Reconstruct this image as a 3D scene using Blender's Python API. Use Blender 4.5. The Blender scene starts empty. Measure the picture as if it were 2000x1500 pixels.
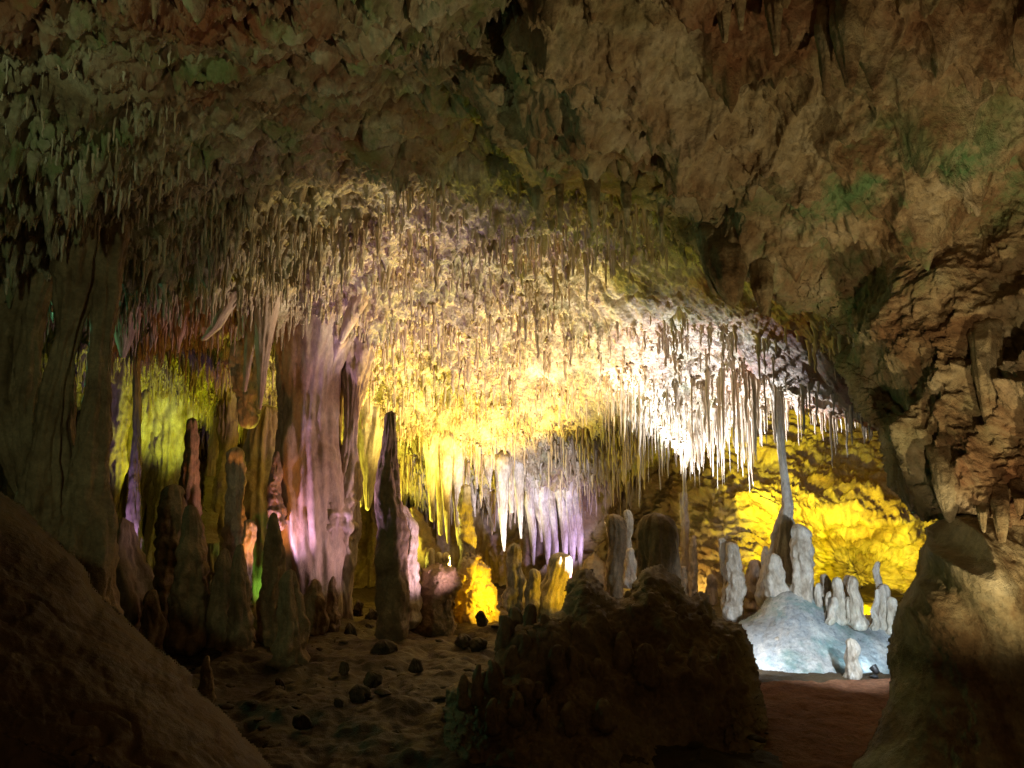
import bpy, math, random
import numpy as np
from math import radians, tan, sin, cos, pi

# ------------------------------------------------------------------ camera, world, exposure, lamps
SC = bpy.context.scene
COL = SC.collection
F = 1570.0                       # focal length in photo pixels (2000 wide)
PITCH = radians(7.0)
EYE = 1.6
cam = bpy.data.cameras.new('camera')
cam.sensor_width = 36.0
cam.lens = 36.0 * F / 2000.0
cam.clip_end = 200
cam_o = bpy.data.objects.new('camera', cam)
COL.objects.link(cam_o)
cam_o.location = (0, 0, EYE)
cam_o.rotation_euler = (radians(90) + PITCH, 0, 0)
SC.camera = cam_o
SC.view_settings.view_transform = 'Standard'
SC.view_settings.look = 'None'
SC.view_settings.exposure = 0.0
SC.view_settings.gamma = 1.0
SC.cycles.use_denoising = True
SC.cycles.denoising_prefilter = 'NONE'
SC.cycles.max_bounces = 5
SC.cycles.diffuse_bounces = 3
SC.cycles.glossy_bounces = 2
SC.cycles.sample_clamp_indirect = 2.0

W = bpy.data.worlds.new('World')
SC.world = W
W.use_nodes = True
W.node_tree.nodes['Background'].inputs[0].default_value = (0.9, 0.62, 0.36, 1)
W.node_tree.nodes['Background'].inputs[1].default_value = 0.006

CP, SP = cos(PITCH), sin(PITCH)
def at(px, py, Y):
    """world point seen at photo pixel (px, py), Y metres in front of the camera"""
    dx = (px - 1000.0) / F; dv = (750.0 - py) / F
    k = Y / (CP - dv * SP)
    return np.stack(np.broadcast_arrays(dx * k, np.asarray(Y, float) * 1.0, EYE + (SP + dv * CP) * k), -1)
def atv(px, py, Y):
    p = at(px, py, Y); return (float(p[0]), float(p[1]), float(p[2]))
def project(x, y, z):
    zc = z - EYE
    d = y * CP + zc * SP; u = -y * SP + zc * CP
    return 1000 + F * x / d, 750 - F * u / d

def lamp(name, loc, target, color, power, kind='SPOT', angle=120, blend=0.5, radius=0.03):
    d = bpy.data.lights.new(name, kind)
    d.color = color; d.energy = power; d.shadow_soft_size = radius
    if kind == 'SPOT':
        d.spot_size = radians(angle); d.spot_blend = blend
    o = bpy.data.objects.new(name, d); COL.objects.link(o)
    o.location = loc
    if target is not None:
        from mathutils import Vector
        v = Vector(target) - Vector(loc)
        o.rotation_euler = v.to_track_quat('-Z', 'Y').to_euler()
    return o

YEL = (1.0, 0.62, 0.02); AMB = (1.0, 0.50, 0.10); WHT = (0.78, 0.84, 1.0); WARM = (1.0, 0.66, 0.33)
PUR = (0.62, 0.34, 1.0); GRN = (0.12, 1.0, 0.35); ORG = (1.0, 0.33, 0.06); LIM = (0.75, 1.0, 0.02); PNK = (1.0, 0.35, 0.55)
PUR = (0.85, 0.42, 0.85)
LAMPS = [
 # white floods on the lit patch of ceiling above the far opening
 ('floodlight_white', atv(1365, 1130, 9.2), atv(1430, 800, 9.4), WHT, 2000, 84),
 ('floodlight_white', atv(1010, 1120, 11.0), atv(990, 890, 12.6), (0.85, 0.82, 1.0), 260, 80),
 # yellow and warm floods on the middle of the ceiling
 ('floodlight_yellow', atv(905, 1135, 10.9), atv(900, 790, 10.6), (1.0, 0.72, 0.16), 1450, 92),
 ('floodlight_warm', atv(1180, 1150, 8.8), atv(980, 680, 9.5), (1.0, 0.84, 0.55), 1100, 84),
 ('floodlight_yellow', atv(640, 1150, 11.5), atv(820, 760, 11.4), (0.95, 0.82, 0.08), 650, 125),
 # far yellow chamber
 ('floodlight_yellow', atv(1660, 1185, 9.9), atv(1700, 1000, 12.5), (0.97, 0.82, 0.01), 560, 130),
 ('floodlight_yellow', atv(1500, 1000, 11.0), atv(1620, 850, 12.5), (0.96, 0.82, 0.03), 260, 130),
 # pale floods on the mound
 ('floodlight_white', atv(1440, 1285, 7.0), atv(1610, 1190, 7.9), (0.84, 0.90, 1.0), 17, 120),
 ('floodlight_white', atv(1815, 1170, 5.6), atv(1590, 1170, 7.8), (0.74, 0.86, 1.0), 165, 80),
 ('floodlight_white', atv(1693, 1308, 6.9), atv(1640, 1150, 7.8), (0.55, 0.85, 1.0), 8, 120),
 # yellow glow on boulder and stalagmite
 ('floodlight_yellow', atv(1010, 1175, 9.2), atv(930, 1130, 9.9), (1.0, 0.60, 0.01), 120, 90),
 ('floodlight_yellow', atv(1165, 1165, 8.45), atv(1088, 1120, 8.9), (1.0, 0.56, 0.01), 15, 90),
 # pink and purple on the big column and the left ceiling
 ('floodlight_pink', atv(1000, 1195, 8.6), atv(610, 860, 9.3), (0.95, 0.58, 0.72), 185, 72),
 ('floodlight_purple', atv(450, 1230, 8.4), atv(900, 620, 9.0), (0.8, 0.5, 0.95), 420, 56),
 ('floodlight_lime', atv(1290, 1130, 8.3), atv(1290, 430, 7.0), (0.85, 0.9, 0.05), 90, 60),
 ('floodlight_purple', atv(1120, 1160, 8.9), atv(600, 500, 8.3), PUR, 300, 60),
 ('floodlight_purple', atv(1150, 1100, 12.0), atv(1060, 990, 13.2), (0.6, 0.45, 1.0), 70, 90),
 ('floodlight_green', atv(1830, 1120, 5.7), atv(1780, 450, 5.0), (0.65, 1.0, 0.40), 26, 120),  # added fill that brightens the dark hollow in the right wall
 ('floodlight_yellow', atv(1310, 1150, 10.9), atv(1360, 1010, 13.0), (1.0, 0.68, 0.15), 60, 120),  # put in to lift the black gap at centre back
 # orange
 ('floodlight_orange', atv(545, 1225, 8.3), atv(478, 800, 9.4), ORG, 110, 50),
 # green and lime on the left gallery
 ('floodlight_green', atv(-60, 900, 8.8), atv(90, 720, 6.3), (0.25, 1.0, 0.50), 70, 70),
 ('floodlight_lime', atv(385, 1110, 11.4), atv(325, 765, 11.9), (0.85, 0.95, 0.03), 330, 66),
 ('floodlight_purple', atv(200, 1150, 9.2), atv(340, 730, 11.6), (0.6, 0.4, 1.0), 60, 60),
 ('floodlight_green', atv(560, 1180, 9.9), atv(500, 1000, 10.6), (0.35, 1.0, 0.10), 12, 120),
 ('floodlight_green', (-2.3, 1.2, 2.5), (-2.9, 5.6, 3.4), (0.72, 0.92, 0.50), 85, 110),  # fill added outside the frame for upper-left ceiling and dark columns
 ('floodlight_green', atv(-150, 700, 8.2), atv(300, 380, 6.2), (0.35, 1.0, 0.45), 60, 110),
 # warm unseen lamps: one for the right wall, then two added fills
 ('unseen_lamp', (1.25, 1.5, 0.6), (2.62, 4.0, 2.5), (1.0, 0.76, 0.42), 120, 44),
 ('unseen_lamp', (2.1, 2.1, 0.3), (1.8, 4.1, 4.2), (1.0, 0.80, 0.42), 180, 100),  # added upward fill for the near ceiling
 ('unseen_lamp', (1.4, -1.2, 1.9), (0.8, 5.0, 0.7), (1.0, 0.66, 0.36), 20, 110),  # weak fill added behind the viewer for the dim foreground
]
for i_, L in enumerate(LAMPS):
    lamp(L[0], L[1], L[2], L[3], L[4], 'SPOT', L[5], 0.6, 0.04)

# ------------------------------------------------------------------ noise
_rng = np.random.default_rng(7)
_perm = _rng.permutation(256).astype(np.int32)
_perm = np.concatenate([_perm, _perm])
_g = _rng.normal(size=(256, 3)); _g /= np.linalg.norm(_g, axis=1)[:, None]
_g = _g.astype(np.float32)
def perlin(x, y, z):
    sh = np.broadcast(x, y, z).shape
    x, y, z = [np.broadcast_to(np.asarray(a, np.float32), sh) for a in (x, y, z)]
    xi, yi, zi = np.floor(x).astype(np.int32), np.floor(y).astype(np.int32), np.floor(z).astype(np.int32)
    xf, yf, zf = x - xi, y - yi, z - zi
    u, v, w = [t * t * t * (t * (t * 6 - 15) + 10) for t in (xf, yf, zf)]
    xi &= 255; yi &= 255; zi &= 255
    def gr(i, j, k):
        h = _perm[(_perm[(_perm[(xi + i) & 255] + yi + j) & 511 & 255] + zi + k) & 255]
        g = _g[h]
        return g[..., 0] * (xf - i) + g[..., 1] * (yf - j) + g[..., 2] * (zf - k)
    def lerp(a, b, t): return a + (b - a) * t
    a = lerp(lerp(gr(0, 0, 0), gr(1, 0, 0), u), lerp(gr(0, 1, 0), gr(1, 1, 0), u), v)
    b = lerp(lerp(gr(0, 0, 1), gr(1, 0, 1), u), lerp(gr(0, 1, 1), gr(1, 1, 1), u), v)
    return lerp(a, b, w) * 1.6
def fbm(x, y, z, o=4, gain=0.5, ridge=False):
    s = 0; a = 1.0
    for i in range(o):
        n = perlin(x + 17.3 * i, y + 5.1 * i, z - 9.7 * i)
        if ridge: n = 1 - 2 * np.abs(n)
        s = s + a * n; a *= gain; x = x * 2.03; y = y * 2.03; z = z * 2.03
    return s
def _hash(i, j, k, seed):
    h = (i * 73856093) ^ (j * 19349663) ^ (k * 83492791) ^ (seed * 2654435761 & 0x7fffffff)
    h = h.astype(np.uint32)
    h ^= h >> np.uint32(13); h *= np.uint32(0x5bd1e995); h ^= h >> np.uint32(15)
    h *= np.uint32(0x27d4eb2d); h ^= h >> np.uint32(13)
    return h
def _r(h, n): return (((h * np.uint32(747796405 + 2 * n * 97)) >> np.uint32(9)) & np.uint32(0xffff)).astype(np.float32) / 65535.0
def cones(x, y, s, seed, p=1.8, rmin=0.2, rmax=0.55, hp=2.0):
    """field of pointed drips hanging on a jittered grid, height 0..1"""
    X, Y = x / s, y / s
    xi, yi = np.floor(X).astype(np.int64), np.floor(Y).astype(np.int64)
    out = np.zeros_like(X, dtype=np.float32)
    for i in (-1, 0, 1):
        for j in (-1, 0, 1):
            h = _hash(xi + i, yi + j, xi * 0, seed)
            cx = xi + i + _r(h, 1); cy = yi + j + _r(h, 2)
            r = rmin + (rmax - rmin) * _r(h, 3); H = _r(h, 4) ** hp
            d = np.sqrt((X - cx) ** 2 + (Y - cy) ** 2) / r
            out = np.maximum(out, H * np.clip(1 - d, 0, 1) ** p)
    return out
def worley(x, y, z, seed=1):
    """distance to the nearest feature point"""
    xi, yi, zi = [np.floor(a).astype(np.int64) for a in (x, y, z)]
    out = np.full(np.shape(x), 9.0, np.float32)
    for i in (-1, 0, 1):
        for j in (-1, 0, 1):
            for k in (-1, 0, 1):
                h = _hash(xi + i, yi + j, zi + k, seed)
                d = (x - xi - i - _r(h, 1)) ** 2 + (y - yi - j - _r(h, 2)) ** 2 + (z - zi - k - _r(h, 3)) ** 2
                out = np.minimum(out, d)
    return np.sqrt(out)
def sstep(a, b, x):
    t = np.clip((x - a) / (b - a), 0, 1); return t * t * (3 - 2 * t)

def rbf(pts, vals, q, eps):
    """smooth interpolation of scattered values (linear kernel + plane)"""
    pts = np.array(pts, float) / eps; vals = np.array(vals, float); n = len(pts)
    def K(a, b):
        d = np.sqrt(((a[:, None, :] - b[None, :, :]) ** 2).sum(-1) + 0.02)
        return d
    A = np.zeros((n + 3, n + 3)); A[:n, :n] = K(pts, pts) - np.eye(n) * 0.03
    A[:n, n] = 1; A[:n, n + 1:n + 3] = pts; A[n, :n] = 1; A[n + 1:n + 3, :n] = pts.T
    w = np.linalg.solve(A, np.concatenate([vals, [0, 0, 0]]))
    q = np.asarray(q, float).reshape(-1, 2) / eps
    out = np.empty(len(q))
    for s in range(0, len(q), 40000):
        qq = q[s:s + 40000]
        out[s:s + 40000] = K(qq, pts) @ w[:n] + w[n] + qq @ w[n + 1:]
    return out
def bilin(gx, gy, G, x, y):
    fx = np.clip((x - gx[0]) / (gx[1] - gx[0]), 0, len(gx) - 1.001); fy = np.clip((y - gy[0]) / (gy[1] - gy[0]), 0, len(gy) - 1.001)
    i = fx.astype(int); j = fy.astype(int); u = fx - i; v = fy - j
    return (G[i, j] * (1 - u) + G[i + 1, j] * u) * (1 - v) + (G[i, j + 1] * (1 - u) + G[i + 1, j + 1] * u) * v

# ------------------------------------------------------------------ mesh helpers
def mesh_np(name, V, Q, mat, T=None, attrs=None, smooth=True):
    me = bpy.data.meshes.new(name)
    V = np.ascontiguousarray(V, np.float32).reshape(-1, 3)
    nq = len(Q); nt = 0 if T is None else len(T)
    me.vertices.add(len(V)); me.vertices.foreach_set('co', V.ravel())
    me.loops.add(nq * 4 + nt * 3); me.polygons.add(nq + nt)
    li = np.asarray(Q, np.int32).ravel()
    ls = np.arange(nq, dtype=np.int32) * 4
    if nt:
        li = np.concatenate([li, np.asarray(T, np.int32).ravel()])
        ls = np.concatenate([ls, nq * 4 + np.arange(nt, dtype=np.int32) * 3])
    me.loops.foreach_set('vertex_index', li)
    me.polygons.foreach_set('loop_start', ls)
    me.polygons.foreach_set('use_smooth', np.full(nq + nt, smooth, bool))
    me.update(calc_edges=True)
    if attrs:
        for k, a in attrs.items():
            at_ = me.attributes.new(k, 'FLOAT', 'POINT'); at_.data.foreach_set('value', np.asarray(a, np.float32).ravel())
    if mat: me.materials.append(mat)
    return me
def grid_quads(n, m, flip=False, wrap=False, mask=None):
    i = np.arange(n - 1)[:, None]; j = np.arange(m if wrap else m - 1)[None, :]
    j2 = (j + 1) % m
    a, b, c, d = i * m + j, i * m + j2, (i + 1) * m + j2, (i + 1) * m + j
    q = np.stack(np.broadcast_arrays(a, b, c, d) if not flip else np.broadcast_arrays(a, d, c, b), -1)
    if mask is not None: return q[mask]
    return q.reshape(-1, 4)
def link(name, me, loc=(0, 0, 0), parent=None):
    o = bpy.data.objects.new(name, me); COL.objects.link(o); o.location = loc
    if parent: o.parent = parent
    return o
def tag(o, label=None, cat=None, group=None, kind=None):
    if label: o['label'] = label
    if cat: o['category'] = cat
    if group: o['group'] = group
    if kind: o['kind'] = kind
    return o
def grid_normals(P):
    du = np.gradient(P, axis=0); dv = np.gradient(P, axis=1)
    n = np.cross(du, dv); n /= (np.linalg.norm(n, axis=-1, keepdims=True) + 1e-9)
    return n

# ------------------------------------------------------------------ materials
def rock_mat(name, ramp, scale=1.6, rough=(0.45, 0.85), bump=0.35, bscale=22.0, stain=(0.24, 0.075, 0.03), algae=(0.10, 0.20, 0.06),
             algae_amt=0.0, stain_amt=0.0, objco=False, spec=0.35, vein=0.0, zs=1.0):
    m = bpy.data.materials.new(name); m.use_nodes = True
    nt = m.node_tree; N = nt.nodes; Lk = nt.links
    b = N['Principled BSDF']
    tc = N.new('ShaderNodeTexCoord'); geo = N.new('ShaderNodeNewGeometry')
    mp = N.new('ShaderNodeMapping'); mp.inputs['Scale'].default_value = (1, 1, zs)
    Lk.new(tc.outputs['Object'] if objco else geo.outputs['Position'], mp.inputs[0])
    def noise(sc, det=6, rg=0.6, dist=0.0):
        n = N.new('ShaderNodeTexNoise'); n.inputs['Scale'].default_value = sc; n.inputs['Detail'].default_value = det
        n.inputs['Roughness'].default_value = rg; n.inputs['Distortion'].default_value = dist
        Lk.new(mp.outputs[0], n.inputs['Vector']); return n
    def maprange(src, a, c, lo=0.0, hi=1.0):
        r = N.new('ShaderNodeMapRange'); r.inputs[1].default_value = a; r.inputs[2].default_value = c
        r.inputs[3].default_value = lo; r.inputs[4].default_value = hi; Lk.new(src, r.inputs[0]); return r.outputs[0]
    def mix(fac, c1, c2, mode='MIX'):
        x = N.new('ShaderNodeMix'); x.data_type = 'RGBA'; x.blend_type = mode
        if isinstance(fac, float): x.inputs[0].default_value = fac
        else: Lk.new(fac, x.inputs[0])
        for sock, c in ((x.inputs[6], c1), (x.inputs[7], c2)):
            if isinstance(c, tuple): sock.default_value = (*c, 1)
            else: Lk.new(c, sock)
        return x.outputs[2]
    def math_(op, a, c):
        x = N.new('ShaderNodeMath'); x.operation = op
        for s, v in ((x.inputs[0], a), (x.inputs[1], c)):
            if isinstance(v, float): s.default_value = v
            else: Lk.new(v, s)
        return x.outputs[0]
    n1 = noise(scale, 9, 0.68, 0.6)
    cr = N.new('ShaderNodeValToRGB'); e = cr.color_ramp.elements
    e[0].position = ramp[0][0]; e[0].color = (*ramp[0][1], 1)
    e[1].position = ramp[-1][0]; e[1].color = (*ramp[-1][1], 1)
    for p, c in ramp[1:-1]:
        q = cr.color_ramp.elements.new(p); q.color = (*c, 1)
    Lk.new(n1.outputs[0], cr.inputs[0])
    col = cr.outputs[0]
    n2 = noise(scale * 9, 5, 0.7)
    col = mix(0.8, col, mix(maprange(n2.outputs[0], 0.3, 0.7), (0.55, 0.55, 0.55), (1.25, 1.22, 1.18)), 'MULTIPLY')
    n3 = noise(scale * 0.55, 5, 0.65, 0.4); n4 = noise(scale * 0.8, 6, 0.7, 0.3)
    at1 = N.new('ShaderNodeAttribute'); at1.attribute_name = 'stain'
    at2 = N.new('ShaderNodeAttribute'); at2.attribute_name = 'algae'
    f1 = math_('MULTIPLY', maprange(n3.outputs[0], 0.42, 0.60), math_('ADD', at1.outputs['Fac'], float(stain_amt)))
    f1 = math_('MINIMUM', f1, 1.0)
    col = mix(f1, col, stain)
    mp2 = N.new('ShaderNodeVectorMath'); mp2.operation = 'ADD'; mp2.inputs[1].default_value = (31, 7, 13)
    Lk.new(mp.outputs[0], mp2.inputs[0]); Lk.new(mp2.outputs[0], n4.inputs['Vector'])
    f2 = math_('MULTIPLY', maprange(n4.outputs[0], 0.50, 0.62), math_('ADD', at2.outputs['Fac'], float(algae_amt)))
    f2 = math_('MINIMUM', f2, 1.0)
    col = mix(f2, col, algae)
    Lk.new(col, b.inputs['Base Color'])
    Lk.new(maprange(n2.outputs[0], 0.3, 0.7, *rough), b.inputs['Roughness'])
    b.inputs['Specular IOR Level'].default_value = spec
    # grain
    nb = noise(bscale, 8, 0.75); nb2 = N.new('ShaderNodeTexVoronoi'); nb2.inputs['Scale'].default_value = bscale * 0.7
    Lk.new(mp.outputs[0], nb2.inputs['Vector'])
    nb3 = noise(bscale * 0.33, 7, 0.72); nb4 = N.new('ShaderNodeTexVoronoi'); nb4.inputs['Scale'].default_value = bscale * 0.3; Lk.new(mp.outputs[0], nb4.inputs['Vector'])
    hsum = math_('ADD', nb.outputs[0], math_('MULTIPLY', nb2.outputs[0], 0.5))
    hsum = math_('ADD', hsum, math_('ADD', math_('MULTIPLY', nb3.outputs[0], 1.0), math_('MULTIPLY', nb4.outputs[0], -0.25)))
    bp = N.new('ShaderNodeBump'); bp.inputs['Strength'].default_value = bump; bp.inputs['Distance'].default_value = 0.032
    Lk.new(hsum, bp.inputs['Height']); Lk.new(bp.outputs[0], b.inputs['Normal'])
    return m

M_CEIL = rock_mat('ceiling_rock', [(0.30, (0.12, 0.07, 0.035)), (0.43, (0.29, 0.21, 0.12)), (0.56, (0.44, 0.37, 0.25)), (0.70, (0.60, 0.54, 0.42))], 2.4, rough=(0.25, 0.75), spec=0.5, bump=0.7, bscale=34, algae_amt=0.25, algae=(0.16, 0.25, 0.08))
M_OVER = rock_mat('overhang_rock', [(0.30, (0.12, 0.06, 0.025)), (0.42, (0.28, 0.18, 0.09)), (0.52, (0.46, 0.36, 0.21)), (0.66, (0.62, 0.54, 0.38))], 2.0, algae=(0.13, 0.25, 0.10), algae_amt=0.05, bump=0.8, bscale=30)
M_WALL = rock_mat('wall_rock', [(0.30, (0.22, 0.13, 0.06)), (0.45, (0.36, 0.26, 0.15)), (0.60, (0.50, 0.42, 0.28))], 1.4, bump=0.5)
M_CALC = rock_mat('pale_calcite', [(0.30, (0.26, 0.19, 0.12)), (0.46, (0.50, 0.43, 0.33)), (0.62, (0.70, 0.66, 0.58))], 4.5, zs=0.45, bump=0.5, bscale=30, objco=True, rough=(0.22, 0.6), spec=0.5)
M_STRAW = rock_mat('straw_calcite', [(0.30, (0.34, 0.22, 0.12)), (0.5, (0.48, 0.38, 0.26)), (0.68, (0.62, 0.56, 0.46))], 3.0, zs=0.4, bump=0.15, rough=(0.3, 0.6))
M_COL = rock_mat('column_rock', [(0.28, (0.22, 0.13, 0.08)), (0.45, (0.38, 0.28, 0.20)), (0.62, (0.50, 0.42, 0.33))], 2.2, zs=0.45, bump=0.4)
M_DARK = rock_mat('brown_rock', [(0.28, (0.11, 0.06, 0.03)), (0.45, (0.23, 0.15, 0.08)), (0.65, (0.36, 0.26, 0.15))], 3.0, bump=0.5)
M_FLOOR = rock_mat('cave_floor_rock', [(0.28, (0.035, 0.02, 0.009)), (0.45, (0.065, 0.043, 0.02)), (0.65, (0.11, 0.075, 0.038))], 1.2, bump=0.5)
M_PATH = rock_mat('red_earth', [(0.28, (0.17, 0.07, 0.035)), (0.5, (0.28, 0.13, 0.07)), (0.7, (0.36, 0.19, 0.11))], 3.0, bump=0.6, bscale=40, rough=(0.8, 0.95), spec=0.15)
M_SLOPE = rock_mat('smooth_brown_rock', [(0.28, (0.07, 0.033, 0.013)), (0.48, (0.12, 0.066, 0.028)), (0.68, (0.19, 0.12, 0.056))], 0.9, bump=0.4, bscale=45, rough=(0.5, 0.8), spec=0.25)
M_MOUND = rock_mat('flowstone', [(0.32, (0.20, 0.23, 0.25)), (0.46, (0.38, 0.42, 0.44)), (0.60, (0.62, 0.62, 0.58))], 3.0, bump=0.3, bscale=34, rough=(0.2, 0.5), spec=0.5, algae=(0.14, 0.27, 0.24), algae_amt=0.7)

# ------------------------------------------------------------------ cave ceiling (height field with drips)
cp = [(-300,100,3.8),(-300,400,5.2),(-300,560,6.2),(100,-100,3.2),(100,100,3.9),(100,300,4.8),(60,450,5.7),(60,560,6.4),(190,560,6.9),
      (330,-60,3.0),(360,70,3.5),(520,100,4.0),(640,120,5.0),(800,170,5.6),(500,250,5.5),(500,400,7.0),(500,540,8.5),
      (300,600,9.0),(300,700,11.3),(300,770,12.8),(300,860,14.3),(0,700,11.5),(0,860,14),(560,640,9.3),(560,760,11.8),(560,900,14),
      (800,330,6.6),(800,450,7.8),(800,600,9.2),(800,750,10.8),(800,870,12.2),(800,960,13.4),
      (1100,420,7.2),(1100,560,8.4),(1100,650,9.2),(1100,780,10.6),(1100,900,12.2),(1100,985,13.4),
      (1350,540,7.4),(1350,640,8.3),(1350,720,9.0),(1350,790,9.8),(1350,840,10.4),(1350,800,12.0),(1350,850,13.6),
      (1550,600,6.8),(1550,680,7.6),(1530,752,8.4),(1550,690,10.6),(1560,740,13),(1620,795,8.2),(1690,828,8.0),(1640,740,10),
      (1700,720,7.2),(1700,740,10.6),(1750,790,13),(1950,700,7),(1950,740,10),(1950,780,13)]
CPx, CPz = [], []
for a, b, c in cp:
    p = at(a, b, c); CPx.append((p[0], p[1])); CPz.append(p[2])
for p in [(1.5,3,4.4),(3.5,3,4.6),(2,5,4.7),(4,5.5,4.6),(-3,1,3.4),(0,1,3.6),(3,1,4.2),(-6,4,3.2),(-8,8,3.0),(8,8,3.5),(9,12,3.0),(-9,13,2.6)]:
    CPx.append(p[:2]); CPz.append(p[2])
gx = np.linspace(-14, 13, 150); gy = np.linspace(0.5, 16.5, 110)
GX, GY = np.meshgrid(gx, gy, indexing='ij')
CB = rbf(CPx, CPz, np.stack([GX, GY], -1), 1.0).reshape(GX.shape)
def ceil_base(x, y):
    """large and middle shapes of the ceiling; the strata band of plain rock gets no drips"""
    z = bilin(gx, gy, CB, x, y)
    z = z + 0.16 * fbm(x * 0.9, y * 0.9, 0 * x + 3.1, 3)
    px, py = project(x, y, z)
    n = fbm(x * 0.8, y * 0.8, 0 * x + 9.9, 2)
    # band of bare layered rock, upper middle right
    bare = sstep(1080, 1230, px + 60 * n) * sstep(495, 530, py) * (1 - sstep(690, 740, py - (px - 1200) * 0.28 + 20 * n)) 
    bare = np.maximum(bare, sstep(300, 150, np.abs(py - 60 - 0.22 * px) * 1.5 + 40 * n) * sstep(260, 500, px) * (py < 330))
    patch = np.exp(-(((px - 610) / 150) ** 2 + ((py - 350) / 60) ** 2))
    bare = np.clip(np.maximum(bare, patch), 0, 1)
    return z, bare, px, py
def ceil_full(x, y):
    z, bare, px, py = ceil_base(x, y)
    q = 0 * x
    rich = np.clip(0.75 + 1.1 * fbm(x * 0.75 + 5, y * 0.75, q + 6, 2), 0.5, 1.3)
    k = (1 - 0.93 * bare) * rich
    wx = x + 0.06 * perlin(x * 4, y * 4, q + 1); wy = y + 0.06 * perlin(x * 4, y * 4, q + 5)
    near = sstep(7.5, 4.5, y)
    z = z - (0.34 - 0.22 * near) * k * cones(wx, wy, 0.62, 3, 1.3, 0.4, 0.85, 1.6)
    z = z - k * (0.30 - 0.15 * near) * (0.55 * cones(wx, wy, 0.27, 11, 1.5, 0.3, 0.65, 1.8) + 0.50 * cones(wx, wy, 0.17, 12, 1.5, 0.25, 0.6, 1.6))
    z = z - k * (0.30 - 0.10 * near) * cones(wx, wy, 0.10, 23, 1.3, 0.3, 0.6, 1.5)
    z = z - (0.25 + 0.75 * k) * 0.085 * cones(wx, wy, 0.045, 31, 1.2, 0.3, 0.6, 1.2)
    crk = np.abs(fbm(x * 0.9 + 3, y * 1.6, q + 8, 3)); z = z + 0.10 * np.exp(-(crk / 0.05) ** 2)
    # lumps and layering of the bare rock
    lay = z * 1.0 + 0.25 * x + 0.1 * y
    rt = sstep(1050, 1300, px)
    z = z + bare * ((0.10 - 0.04 * rt) * fbm(x * 2.2, y * 2.2, q + 2, 4, 0.5) + (0.05 - 0.02 * rt) * fbm((x * 0.9 + y * 0.45) * 1.2, (y * 0.9 - x * 0.45) * 6, q, 4, 0.6, True))
    z = z - bare * 0.05 * np.abs(np.mod((y * 0.9 - x * 0.45) * 2.2 + 0.8 * fbm(x, y, q, 2), 1) - 0.2)
    z = z + (0.035 + 0.03 * near) * fbm(x * 7, y * 7, q, 3, 0.6) - 0.10 * near * (0.7 - worley(x * 3.2, y * 3.2, q))
    z = z - 0.02 * (0.6 - worley(x * 14, y * 14, z * 6))
    return z, bare, px, py
nt_, ny_ = 1900, 1500
tt = np.linspace(-0.86, 0.86, nt_)
s_ = np.linspace(0, 1, ny_); yy = 1.2 + (15.5 - 1.2) * (0.45 * s_ + 0.55 * s_ ** 1.3)
TT, YY = np.meshgrid(tt, yy, indexing='ij')
XX = TT * (YY + 0.4)
ZZ, BARE, PXc, PYc = ceil_full(XX, YY)
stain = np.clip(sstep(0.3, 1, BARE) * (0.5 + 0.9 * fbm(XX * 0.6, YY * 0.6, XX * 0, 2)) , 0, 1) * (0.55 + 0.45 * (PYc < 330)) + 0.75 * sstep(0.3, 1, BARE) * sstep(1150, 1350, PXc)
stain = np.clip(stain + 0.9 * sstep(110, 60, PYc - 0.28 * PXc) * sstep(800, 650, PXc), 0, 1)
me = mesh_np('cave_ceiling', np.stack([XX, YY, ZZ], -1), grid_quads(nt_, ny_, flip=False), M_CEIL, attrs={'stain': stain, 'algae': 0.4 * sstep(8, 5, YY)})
tag(link('cave_ceiling', me), 'cave ceiling studded with drips and ribbed rock', 'ceiling', kind='structure')
print('ceiling done')

# ------------------------------------------------------------------ cave floor and path
mounds = []          # (x, y, radius, height)
R = random.Random(5)
def floor_z(x, y):
    z = 0.10 * fbm(x * 0.7, y * 0.7, 0 * x + 4, 4) + 0.05 * fbm(x * 3.0, y * 3.0, 0 * x + 2, 3)
    z = z - 0.02 * (y - 8) * (y > 8) * (x < 2)
    # terraces on the bare floor of the middle
    z = z + 0.045 * np.abs(np.mod(z * 14 + x * 0.3, 1) - 0.5) + 0.010 * fbm(x * 14, y * 14, 0 * x, 3, 0.65) - 0.02 * (0.5 - worley(x * 5, y * 5, 0 * x + .3, 3))
    # walls of the chamber rise at the sides
    z = z + 0.9 * sstep(4.2, 8.5, -x - 0.12 * y) 
    return z
nf, mf = 700, 700
tf = np.linspace(-1.0, 1.0, nf); yf = 1.0 + 15.5 * np.linspace(0, 1, mf) ** 1.25
TF, YF = np.meshgrid(tf, yf, indexing='ij'); XF = TF * (YF + 1)
# the path runs from the viewer's right to the foot of the pale mound
pth_c = 1.7 + 0.16 * (YF - 3); onpath = np.abs(XF - pth_c - 0.1 * np.sin(YF * 3)) < 0.62 + 0.05 * np.sin(YF * 5)
onpath &= (YF < 6.75)
ZF = floor_z(XF, YF)
w = sstep(0.9, 0.5, np.abs(XF - pth_c)) * (YF < 7.5)
ZF = ZF * (1 - 0.75 * w) + 0.012 * fbm(XF * 9, YF * 9, 0 * XF, 3) * w
Vf = np.stack([XF, YF, ZF], -1)
mk = onpath[:-1, :-1]
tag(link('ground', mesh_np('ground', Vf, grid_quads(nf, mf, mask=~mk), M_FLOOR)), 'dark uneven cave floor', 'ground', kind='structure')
tag(link('path', mesh_np('path', Vf, grid_quads(nf, mf, mask=mk), M_PATH)), 'trodden reddish earth path at right', 'path', kind='structure')
def floor_at(x, y):
    return float(floor_z(np.array([x * 1.0]), np.array([y * 1.0]))[0])

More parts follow.
